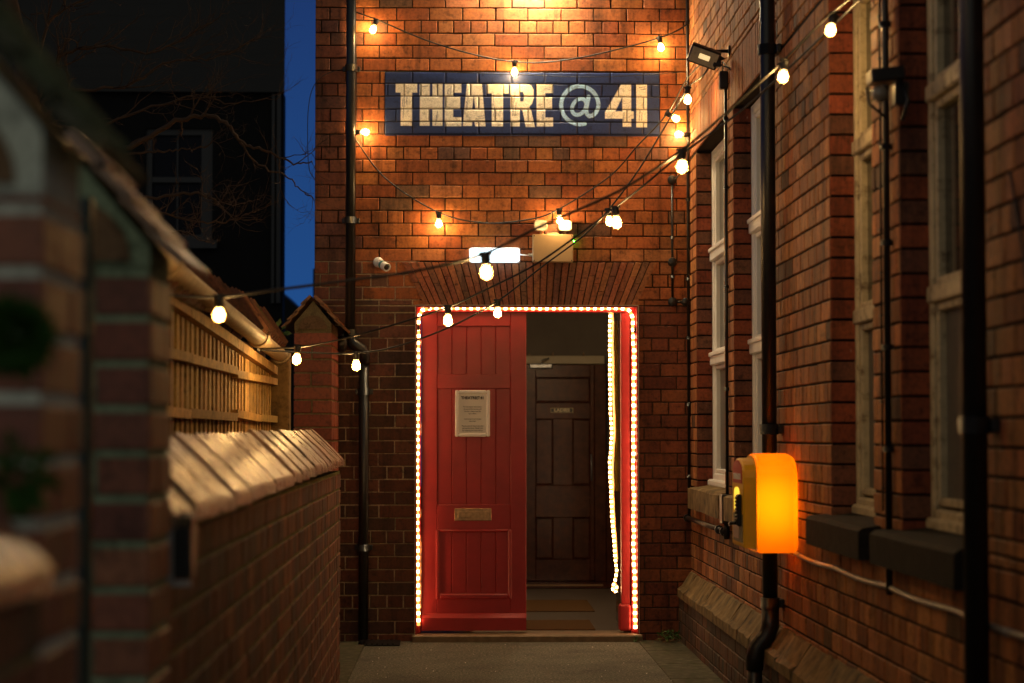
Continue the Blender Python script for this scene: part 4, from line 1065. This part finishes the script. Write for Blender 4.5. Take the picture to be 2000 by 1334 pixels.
# loose cables
mb = MB(); yy = D-.03
mb.tube(smooth([PY(693, 133, yy), PY(660, 137, yy), PY(632, 148, yy), PY(611, 172, yy), PY(602, 215, yy), PY(601, 280, yy), PY(604, 330, yy), PY(616, 352, yy)]), .0028, 6)
tag(mb.build("loose_cable", m_cable), "thin cable looping off the left edge of the theatre wall against the sky", "cable")
mb = MB(); mb.tube(smooth([PY(696, 139, D-.012), PY(840, 141, D-.012), PY(1000, 145, D-.012), PY(1120, 150, D-.012), PY(1230, 148, D-.012), PY(1346, 140, D-.012)]), .0022, 6)
tag(mb.build("thin_wall_wire", m_cable), "thin wire stretched along the top edge of the painted sign", "cable")
mb = MB(); mb.tube(smooth([PY(694, 20, D-.02), PY(696, 120, D-.018), PY(697, 200, D-.02), PY(694, 262, D-.02)]), .003, 6)
tag(mb.build("pipe_cable", m_cable), "black cable running down beside the drainpipe on the front wall", "cable")

# ================================================================== LEFT SIDE: low wall, piers, fence, coping wall
SL = -.0084
def lwx(y): return -.63 + SL*(y-4.77) + (.035 if y < 2.99 else 0)          # face of the low wall
dirv = Vector((SL, 1, 0)).normalized(); nrm = Vector((dirv.y, -dirv.x, 0))
MOSSM = (.30, .28, .15)
def low_tone(u, z): return jc(random.choice([(.20, .07, .035), (.17, .055, .03), (.23, .085, .04), (.13, .06, .04), (.26, .09, .04)]), .18)
def low_wall(label, y0, y1, loc_y):
    t_ = thing("garden_wall", label, "wall", group="low garden wall with tile coping")
    mb = MB(); o = Vector((lwx(y0), y0, 0)); wd = (y1-y0)/dirv.y; top = 1.20
    panel(mb, o, dirv, nrm, wd, -.02, top, (), .24, lambda u, z: jc(MOSSM, .35), 1, [i*.5 for i in range(1, 25)], [.3, .6, .9], rec=.005)
    bricks(mb, o, dirv, nrm, wd, -.02, top, (), low_tone, phase=.05, hdr=1, gap=.0105)
    mb.build("brickwork", [brick_old, mortar_moss], t_, True)
    y = y0; xr = -.150
    mb = MB()
    while y < y1-(.30 if y1 > 5 else .05):
        ln = min(.45+random.uniform(-.03, .03), y1-y); tilt = random.uniform(-.009, .000); lift = random.uniform(0, .006)
        c_ = jc(random.choice([(.31, .175, .095), (.24, .135, .075), (.36, .20, .11), (.24, .16, .115)]), .18)
        for half in (0,):
            ya, yb_ = y, y+ln-.010
            ex = random.uniform(-.002, .003)
            for sgn in (1, -1):
                def PT3(yv, s_, h): # s_ 0 ridge..1 eave
                    xx = lwx(yv)+xr + sgn*(.170*s_); zz_ = 1.372+.0045*(yv-4.8)-(.165)*s_ + h; return (xx, yv, zz_+lift+tilt*((yv-y)/ln-.5)*2)
                th = .024+ex
                ring = []
                for yv in (ya, yb_):
                    ring += [PT3(yv, 0, th), PT3(yv, .5, th+.004), PT3(yv, .96, th), PT3(yv, 1.0, th-.008), PT3(yv, 1.0, -.012), PT3(yv, 0, -.005)]
                fs = [(i, (i+1) % 6, 6+(i+1) % 6, 6+i) for i in range(6)]+[(0, 1, 2, 3, 4, 5), (6, 7, 8, 9, 10, 11)]
                if sgn < 0: fs = [f[::-1] for f in fs]
                mb.add(ring, fs, jc(c_, .04))
        y += ln
    mb.build("coping", [tile_m], t_, True)
    return t_
low_wall("long low brick wall with a sloping tile coping running down the alley's side", 4.55, 12.2, 9)
low_wall("blurred near end of low brick wall with tile coping in front of the first pier", 1.2, 2.98, 2)
def pier(label, x1, y0, wd, dp_, top, tone, mcol, mats, capz, over=.055, tymp=True, lit=None, eo=0.0, pg=.011):
    t_ = thing("brick_pier", label, "pier", group="brick piers with gabled tile caps"); x0 = x1-wd; y1 = y0+dp_
    mb = MB(); mb.box((x0+.006, y0+.006, -.02), (x1-.006, y1-.006, top), mcol, 1)
    sb = .5
    bricks(mb, Vector((x0, y0, 0)), Vector((1, 0, 0)), Vector((0, -1, 0)), wd, -.02, top, (), tone, phase=.0, gap=pg, hdr=hidx, bond=False, depth=.008)
    bricks(mb, Vector((x1, y0, 0)), Vector((0, 1, 0)), Vector((1, 0, 0)), dp_, -.02, top, (), tone, phase=.1, gap=pg, hdr=hidx, bond=False, depth=.008)
    mb.build("brickwork", mats, t_, True)
    hw = wd/2+over; cx_ = (x0+x1)/2; rise = hw*1.17
    ya, yb_ = y0-over, y1+over
    mb = MB(); mb.prism([(x0+.004, top), (x1-.004, top), (x1-.004, top+eo+.03), (cx_, top+eo+.03+(wd/2)*1.17), (x0+.004, top+eo+.03)], (0, y1-.01, 0), (1, 0, 0), (0, 0, 1), (0, -1, 0), dp_-.02+.012, mcol)
    mb.prism([(cx_+.38*wd*math.cos(math.pi*k/14), top+.01+.36*wd*math.sin(math.pi*k/14)) for k in range(15)], (0, y0+.02, 0), (1, 0, 0), (0, 0, 1), (0, -1, 0), .034, (.20, .12, .065))
    mb.build("gable_end", [mats[1]], t_, True)
    for sgn in (1, -1):
        mb = MB(); nt_ = 3; rz = top+rise+eo-.02
        rows = 4
        for r_ in range(rows):
            s0_, s1_ = r_/rows, (r_+1)/rows+.06
            for k in range(nt_):
                yy0 = ya+(yb_-ya)*k/nt_+.002; yy1 = ya+(yb_-ya)*(k+1)/nt_-.002
                def Q(s_, h, yv): return (cx_+sgn*(hw*s_ + h*.76), yv, rz-rise*s_+h*.65+.012)
                lo = .004 + random.uniform(0, .004); hi = .020+random.uniform(0, .006)
                ring = [Q(s0_, lo, yy0), Q(min(s1_, 1.04), lo+.010, yy0), Q(min(s1_, 1.04), hi+.010, yy0), Q(s0_, hi, yy0)]
                ring += [(p[0], yy1, p[2]) for p in ring]
                fs = [(0, 1, 2, 3), (4, 5, 6, 7), (0, 1, 5, 4), (1, 2, 6, 5), (2, 3, 7, 6), (3, 0, 4, 7)]
                mb.add(ring, fs, jc(capz, .2))
        mb.build("tile_cap", lit or [tile_moss], t_, True)
    return t_
PD = (.10, .042, .026)
def pier_tone(u, z): return jc(random.choice([(.26, .085, .05), (.20, .07, .045), (.30, .11, .06)]), .15)
p3 = pier("far brick pier with a small gabled tile cap beside the end of the fence", -.848, 13.9, .245, .80, atY(612, 646, 13.9).z, lambda u, z: jc(random.choice([(.27, .065, .03), (.24, .055, .026), (.30, .075, .035)]), .1), (.22, .17, .09), [brick_sm, mortar], (.32, .16, .075), .05, eo=.02, lit=[brick])
p1_apex = CAMZ+(850-372)/1400+.227*1.17+.055-.0
p1 = pier("nearest blurred brick pier with a mossy gabled cap at the left edge", -.583, 3.0, .34, .30, CAMZ+(850-372)/1400, pier_tone, (.60, .64, .54), [brick_sm, mortar_pale], (.10, .10, .07), .057, eo=.055, pg=.017)
p2 = pier("second blurred brick pier with a green stained gable and tile cap", -.608, 4.2, .34, .30, CAMZ+(850-520)/1000, pier_tone, (.27, .34, .22), [brick_sm, mortar_pale], (.28, .17, .10), .04, lit=[tile_m], eo=.01, pg=.016)
mb = MB(); rnd2 = random.Random(3)
for k in range(260):
    s_ = rnd2.uniform(0, 1.02); yv = rnd2.uniform(2.96, 3.34); x_ = -.753+.227*s_; z_ = p1_apex-.227*1.17*s_+.03
    r_ = rnd2.uniform(.012, .030); mb.lathe([(r_, -.012), (r_*.85, r_*.35), (r_*.45, r_*.65), (.0005, r_*.75)], 7, (x_, yv, z_), (.76+rnd2.uniform(-.3, .3), rnd2.uniform(-.3, .3), .65))
mb.build("moss_cushions", mat_plain("grey_green_moss", (.085, .10, .055), .95, 0, .1, .4, 60, .8, .006), p1)["kind"] = "stuff"
# latch box
lbx = thing("latch_box", "small black metal box fixed to the wall just past the second pier", "box")
lp = atX(345, 1080, -.575); 
mb = MB(); mb.prism([(-.045, -.07), (.045, -.07), (.045, .04), (.03, .062), (0, .07), (-.03, .062), (-.045, .04)], (lwx(4.65), 4.66, lp.z), (0, 1, 0), (0, 0, 1), (1, 0, 0), .05, ch=.006); mb.build("body", m_black, lbx)
mb = MB(); mb.box((lwx(4.65)+.0, 4.60, lp.z-.075), (lwx(4.65)+.012, 4.612, lp.z+.06)); mb.box((lwx(4.65), 4.60, lp.z-.085), (lwx(4.65)+.05, 4.615, lp.z-.073)); mb.build("steel_strap", m_steel, lbx)
# gate post between the piers
mb = MB(); mb.box((-.690, 3.88, 0), (-.672, 3.93, 1.83), ch=.003)
tag(mb.build("gate_post", mat_plain("dark_green_paint", (.012, .035, .030), .5)), "dark green gate post standing between the two blurred piers", "post")

# tall boundary wall with tile coping behind the fence
tw = thing("boundary_wall", "taller boundary wall with ridged clay tile coping behind the slatted fence", "wall")
mb = MB(); mb.box((-1.42, 5.2, -.02), (-1.235, 13.45, 1.93), (.12, .05, .03), 0); mb.build("brickwork", [brick_old, mortar], tw, True)
mb = MB(); y = 5.2; k = 0
while y < 13.4:
    ln = .165; up = random.uniform(0, .012)
    c_ = jc(random.choice([(.16, .062, .030), (.12, .048, .026), (.19, .075, .035)]), .2)
    for sgn in (1, -1):
        cxr = -1.275
        def Q(s_, h, yv): return (cxr+sgn*(.15*s_+h*.8), yv, 2.155-.22*s_+h*.6+up)
        ring = [Q(0, .0, y+.002), Q(1, .0, y+.002), Q(1, .050+up, y+.002), Q(0, .050+up, y+.002), Q(0, 0, y+ln-.008), Q(1, 0, y+ln-.008), Q(1, .012+up, y+ln-.012), Q(0, .012+up, y+ln-.012)]
        mb.add(ring, [(0, 1, 2, 3), (4, 7, 6, 5), (0, 4, 5, 1), (1, 5, 6, 2), (2, 6, 7, 3), (3, 7, 4, 0)], c_)
    y += ln
mb.build("tile_coping", [mat_tint("ridged_tile", .7, stain=.5, moss=(.56, .8, (.06, .065, .02)))], tw, True)
# gutter
gt = thing("gutter", "pale half round gutter with sleeve joints along the top of the fence", "gutter")
mb = MB(); gx = -1.10
def gz(y): return 1.972 - .030*(y-8.6)
ys_ = [5.4+i*.35 for i in range(23)]; prof = [( .052*math.cos(R(a_)), .052*math.sin(R(a_))) for a_ in range(180, 361, 18)]; profi = [(.046*math.cos(R(a_)), .046*math.sin(R(a_))) for a_ in range(360, 179, -18)]
sec = prof+profi; kk = len(sec); vs = [(gx+p[0], y, gz(y)+.05+p[1]) for y in ys_ for p in sec]; fs = []
for i in range(len(ys_)-1):
    for j_ in range(kk): fs.append((i*kk+j_, i*kk+(j_+1) % kk, (i+1)*kk+(j_+1) % kk, (i+1)*kk+j_))
mb.add(vs, fs, sm=True); mb.build("channel", m_gutter, gt)
for y in (6.8, 8.0, 9.35, 11.55, 12.95):
    mb = MB(); s2 = [(p[0]*1.16, p[1]*1.16) for p in prof]+[(p[0]*1.02, p[1]*1.02) for p in prof[::-1]]
    k2 = len(s2); vs = []
    for yv, m2 in ((y-.05, 1.0), (y-.03, 1.06), (y+.03, 1.06), (y+.05, 1.0)): vs += [(gx+p[0]*m2, yv, gz(yv)+.05+p[1]*m2) for p in s2]
    fs = []
    for i in range(3):
        for j_ in range(k2): fs.append((i*k2+j_, i*k2+(j_+1) % k2, (i+1)*k2+(j_+1) % k2, (i+1)*k2+j_))
    fs += [tuple(range(k2))[::-1], tuple(range(3*k2, 4*k2))]
    mb.add(vs, fs); mb.build("joint_sleeve", m_gutter, gt)
# fence
fe = thing("timber_fence", "slatted timber fence panel with horizontal rails behind the low wall", "fence")
WD = [(.56, .34, .12), (.46, .28, .10), (.62, .39, .16), (.50, .31, .09)]
mb = MB(); y = 5.4; fx = -1.155
while y < 13.25:
    mb.box((fx-.062, y, 0.3), (fx-.048, y+.165, gz(y)-.015), jc((.018, .015, .013), .3)); y += .168  # near-black tint paints the shade in the gaps between the slats
mb.build("rear_boards", [wood_f], fe, True)
mb = MB(); y = 5.42
while y < 13.28:
    tight = 11.55 < y < 12.15
    lean = random.uniform(-.012, .012); x0_ = fx-.045
    wdt = .07 if tight else random.uniform(.078, .096)
    c_ = jc(random.choice(WD), .2)
    z1_ = gz(y)-.01+random.uniform(-.006, .006)
    vs = [(x0_, y, .3), (x0_+.018, y, .3), (x0_+.018, y+wdt, .3), (x0_, y+wdt, .3), (x0_, y+lean, z1_), (x0_+.018, y+lean, z1_), (x0_+.018, y+wdt+lean, z1_), (x0_, y+wdt+lean, z1_)]
    mb.add(vs, [(0, 3, 2, 1), (4, 5, 6, 7), (0, 1, 5, 4), (1, 2, 6, 5), (2, 3, 7, 6), (3, 0, 4, 7)], c_)
    y += wdt+.004 if tight else .165
mb.build("slats", [wood_f], fe, True)
for zc2, hh in ((1.50, .040), (1.72, .040), (1.90, .05)):
    mb = MB(); y = 5.4; prev = 0
    for yn in (7.2, 9.1, 10.95, 12.25, 13.3):
        d0 = random.uniform(-.012, .012); d1 = random.uniform(-.012, .012)
        x0_, x1_ = fx-.0265, fx+.012
        if zc2 > 1.8: d0, d1 = gz(y)-.035-zc2, gz(yn)-.035-zc2
        vs = [(x0_, y+.003, zc2-hh/2+d0), (x1_, y+.003, zc2-hh/2+d0), (x1_, yn-.003, zc2-hh/2+d1), (x0_, yn-.003, zc2-hh/2+d1)]
        vs += [(v_[0], v_[1], v_[2]+hh) for v_ in vs]
        mb.add(vs, [(0, 3, 2, 1), (4, 5, 6, 7), (0, 1, 5, 4), (1, 2, 6, 5), (2, 3, 7, 6), (3, 0, 4, 7)], jc(random.choice(WD), .15)); y = yn
    mb.build("rail", [wood_f], fe, True)
mb = MB(); mb.box((-1.20, 13.32, 0), (-1.075, 13.46, 1.88), jc((.24, .15, .055), .1), ch=.01); mb.build("post", [wood_f], fe, True)
mb = MB(); mb.box((-1.21, 5.3, 0), (-1.10, 5.4, 1.9), (.24, .15, .06), ch=.01); mb.build("post", [wood_f], fe, True)
mb = MB(); hk = PY(497, 682, 11.75); mb.lathe([(.008, 0), (.008, .05)], 8, (fx+.010, hk.y, hk.z), (1, 0, 0)); mb.lathe([(.02, -.006), (.02, .006)], 10, (fx+.04, hk.y, hk.z), (1, 0, 0)); mb.build("cable_hook", m_black, fe)

# ================================================================== PLANTS
def leaves(mb, c_, n, spread, size, rnd=random, droop=0.3):
    c_ = Vector(c_)
    for _ in range(n):
        d = Vector((rnd.gauss(0, 1), rnd.gauss(0, 1), rnd.gauss(0, 1))).normalized(); p = c_+Vector((d.x*spread[0], d.y*spread[1], d.z*spread[2]))*rnd.uniform(.3, 1)
        a_ = (d+Vector((rnd.uniform(-.6, .6), rnd.uniform(-.6, .6), rnd.uniform(-.6, .6)-droop))).normalized(); s_ = size*rnd.uniform(.6, 1.3)
        b_ = a_.cross(Vector((rnd.uniform(-1, 1), rnd.uniform(-1, 1), rnd.uniform(-1, 1)))).normalized()*s_*.3
        nn = a_.cross(b_).normalized()*s_*.08
        mb.face([p, p+a_*s_*.5+b_, p+a_*s_, p+a_*s_*.5-b_]); 
def plant(name, label, cat, c_, n, spread, size, mat=m_leaf):
    t_ = thing(name, label, cat); mb = MB(); leaves(mb, c_, n, spread, size); mb.build("leaves", mat, t_)
    mb = MB()
    for k in range(4):
        q = Vector(c_)+Vector((random.uniform(-1, 1)*spread[0], random.uniform(-1, 1)*spread[1], spread[2]*.6)); mb.tube([Vector(c_)-Vector((0, 0, spread[2]*.9)), (Vector(c_)+q)/2, q], [.003, .002, .001], 5)
    mb.build("stems", m_leaf, t_)
g1 = atY(542, 640, 13.35); plant("gutter_weed", "small green weed sprouting at the end of the gutter by the far pier", "plant", (g1.x, 13.38, g1.z-.02), 26, (.055, .05, .035), .05)
plant("corner_weed", "low green weed growing in the corner between doorstep and plinth", "plant", (1.40, D-.17, .05), 130, (.085, .10, .03), .022)
plant("step_weed", "tiny green weed at the right end of the doorstep", "plant", (dxr-.03, D-.13, .03), 22, (.02, .02, .022), .018)
g2 = atY(28, 655, 2.70); plant("moss_clump", "blurred round green moss clump at the left edge in front of the nearest pier", "plant", (g2.x, 2.70, g2.z), 1500, (.045, .04, .045), .016, m_fern)
g3 = atY(35, 925, 2.75); plant("fern_sprig", "blurred green sprig above the near coping", "plant", (g3.x, 2.78, g3.z), 70, (.03, .03, .04), .03, m_fern)
mb = MB()
for _ in range(150):
    x = random.gauss(1.38, .06); y = D-.04-abs(random.gauss(0, .16)); s_ = random.uniform(.006, .018); a_ = random.uniform(0, 6.3)
    x = min(x, 1.455)
    v0 = Vector((math.cos(a_), math.sin(a_), 0))*s_; v1 = Vector((-math.sin(a_), math.cos(a_), random.uniform(-.3, .3)))*s_*.6; c0_ = Vector((x, y, .012+random.uniform(0, .01)))
    mb.face([c0_+v0, c0_+v1, c0_-v0, c0_-v1])
tag(mb.build("leaf_litter", m_litter), "dry leaf litter gathered in the corner beside the doorstep", "leaf litter", kind="stuff")
mb = MB()
for _ in range(40):
    x = random.uniform(-.6, 1.4); y = random.uniform(11.8, 14.5); s_ = random.uniform(.0015, .004)
    mb.lathe([(s_, 0), (s_*.8, s_*.7), (.0002, s_)], 5, (x, y, .0))
tag(mb.build("gravel", m_paper), "scattered pale grit on the alley floor", "grit", kind="stuff")

# bare tree behind the boundary wall
tree = thing("bare_tree", "leafless winter tree with thin twisting branches behind the left boundary wall", "tree")
TY = 12.2
tb = PY(60, 230, TY)
mb = MB(); mb.tube(smooth([(tb.x-.1, TY+.1, -.05), (tb.x-.05, TY, 1.2), (tb.x+.04, TY, 2.4), (tb.x, TY, tb.z), (tb.x-.15, TY+.1, tb.z+.7)]), [.12-.075*k/40 for k in range(41)], 9); mb.build("trunk", m_bark, tree)
mb = MB(); rnd = random.Random(9)
def limb(pts, r0, r1, twigs, tl):
    P_ = smooth(pts, 7); n_ = len(P_); P_ = [p+Vector((rnd.gauss(0, .004), rnd.gauss(0, .01), rnd.gauss(0, .006))) for p in P_]
    mb.tube(P_, [r0+(r1-r0)*k/(n_-1) for k in range(n_)], 5)
    for _ in range(twigs):
        i = rnd.randrange(2, n_); p = P_[i]; d = (P_[i]-P_[i-1]).normalized()
        twig(p, d, tl*rnd.uniform(.5, 1.2), max(.0015, (r0+(r1-r0)*i/n_)*.55), 2)
def twig(p, d, l, r, lev):
    a_ = (d + Vector((rnd.uniform(-.9, .9), rnd.uniform(-.7, .7), rnd.uniform(-.7, 1.1)))).normalized(); pts = [p]; q = p
    for k in range(5):
        a_ = (a_+Vector((rnd.uniform(-.35, .35), rnd.uniform(-.3, .3), rnd.uniform(-.3, .38)))).normalized(); q = q+a_*l/5; pts.append(q)
        if lev > 0 and rnd.random() < .55: twig(q, a_, l*.55, r*.6, lev-1)
    mb.tube(pts, [r, r*.85, r*.7, r*.55, r*.45, r*.3], 4)
S = (60, 230)
for pl_, r0, r1, tw_, tl in [
    ([S, (150, 300), (240, 292), (330, 245), (400, 226), (440, 240), (468, 275), (520, 296), (575, 318), (612, 316)], .020, .0035, 10, .22),
    ([(462, 268), (500, 318), (560, 346), (590, 374), (616, 388)], .007, .0022, 9, .18),
    ([(220, 300), (300, 297), (350, 294), (390, 288), (425, 278)], .008, .002, 9, .18),
    ([S, (140, 400), (250, 392), (370, 378), (410, 386), (430, 396), (446, 362)], .014, .0025, 16, .2),
    ([(200, 395), (300, 412), (370, 431), (430, 433), (480, 420), (506, 408)], .008, .002, 16, .2),
    ([S, (120, 180), (240, 170), (330, 120), (430, 110), (500, 70)], .013, .002, 22, .3),
    ([S, (110, 120), (190, 90), (300, 100), (380, 60), (450, 20)], .012, .002, 22, .3),
    ([S, (160, 250), (280, 215), (380, 190), (450, 200), (540, 190)], .011, .002, 20, .25),
    ([S, (90, 60), (160, 0), (260, -40), (380, -60)], .012, .002, 14, .3),
    ([(240, 430), (300, 450), (360, 455), (400, 470), (420, 478)], .006, .002, 10, .14)]:
    yo = rnd.uniform(-.15, .15); limb([PY(a_, b_, TY+yo*(i_ > 0)) for i_, (a_, b_) in enumerate(pl_)], r0, r1, tw_, tl)
mb.build("branches", m_bark, tree)

# ================================================================== DARK HOUSE AND FAR ROOFS
BY = 24.0
def QB(px, py, Y=BY): return atY(px, py, Y)
hs = thing("dark_house", "tall unlit house against the dusk sky with one shuttered sash window", "house")
xr = QB(553, 300).x; xl = -9.0; zE = QB(500, 182).z
mb = MB(); wx0, wz1 = QB(284, 250).x, QB(284, 250).z; wx1, wz0 = QB(414, 470).x, QB(414, 470).z
o = Vector((xl, BY, 0)); panel(mb, o, Vector((1, 0, 0)), Vector((0, -1, 0)), xr-xl, 0, zE, [(wx0-xl, wx1-xl, wz0, wz1)], .3, lambda u, z: (1, 1, 1), 0)
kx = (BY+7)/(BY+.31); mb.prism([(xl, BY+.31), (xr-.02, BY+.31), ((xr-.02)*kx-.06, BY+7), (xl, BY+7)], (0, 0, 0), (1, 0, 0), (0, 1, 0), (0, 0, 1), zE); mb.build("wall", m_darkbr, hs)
mb = MB()
n_ = 30; zt2 = 9.5
for k in range(n_):
    za = zE+(zt2-zE)*k/n_; zb3 = zE+(zt2-zE)*(k+1)/n_
    mb.add([(xl, BY-.085+k*.004, za), (xr+.02, BY-.085+k*.004, za), (xr+.02, BY-.079+k*.004, zb3+.002), (xl, BY-.079+k*.004, zb3+.002), (xl, BY+6, za), (xr*1.25-.05, BY+6, za), (xr*1.25-.05, BY+6, zb3), (xl, BY+6, zb3)],
           [(0, 1, 2, 3), (0, 4, 5, 1), (1, 5, 6, 2), (3, 2, 6, 7), (4, 7, 6, 5), (0, 3, 7, 4)])
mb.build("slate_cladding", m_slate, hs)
mb = MB(); s_ = .07
mb.box((wx0, BY+.06, wz0), (wx0+s_, BY+.14, wz1)); mb.box((wx1-s_-.06, BY+.06, wz0), (wx1, BY+.14, wz1)); mb.box((wx0+s_, BY+.06, wz1-s_), (wx1-s_-.06, BY+.14, wz1)); mb.box((wx0+s_, BY+.06, wz0), (wx1-s_-.06, BY+.14, wz0+s_))
zm = QB(350, 350).z; mb.box((wx0+s_, BY+.05, zm-.03), (wx1-s_-.06, BY+.14, zm+.03)); mb.box(((wx0+wx1)/2-.035, BY+.08, wz0+s_), ((wx0+wx1)/2-.015, BY+.13, wz1-s_))
wf = mb.build("window", m_bluew, hs)
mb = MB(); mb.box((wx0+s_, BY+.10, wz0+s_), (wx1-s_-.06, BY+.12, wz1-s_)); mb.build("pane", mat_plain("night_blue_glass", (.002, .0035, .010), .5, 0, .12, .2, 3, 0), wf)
mb = MB(); mb.box((wx0-.06, BY-.07, wz0-.09), (wx1+.06, BY+.15, wz0-.002)); mb.build("sill", m_bluew, wf)
mb = MB(); mb.box((QB(531, 300).x, BY-.03, QB(540, 592).z), (QB(537, 300).x, BY-.001, zE-.01)); mb.box((QB(541, 300).x, BY-.05, QB(540, 592).z), (QB(549, 300).x, BY-.001, zE-.01)); mb.build("corner_boards", m_bluew, hs)
fr2 = thing("far_house", "low dark gabled roof silhouette in the gap of sky beside the theatre", "house")
FY = 34.0
mb = MB(); pts = [QB(520, 640, FY), QB(520, 545, FY), QB(556, 579, FY), QB(588, 606, FY), QB(640, 606, FY), QB(640, 640, FY)]
lo = -.0
poly = [(pts[1].x, pts[1].z), (pts[2].x, pts[2].z), (pts[3].x, pts[3].z), (pts[4].x+1, pts[4].z), (pts[4].x+1, 0), (pts[1].x, 0)][::-1]
mb.prism(poly, (0, FY+5, 0), (1, 0, 0), (0, 0, 1), (0, -1, 0), 5.0); mb.build("roof", m_slate, fr2)
mb = MB(); c1 = QB(607, 520, FY); mb.box((c1.x, FY+.5, 2.8), (c1.x+.9, FY+1.4, c1.z)); mb.build("chimney", m_darkbr, fr2)
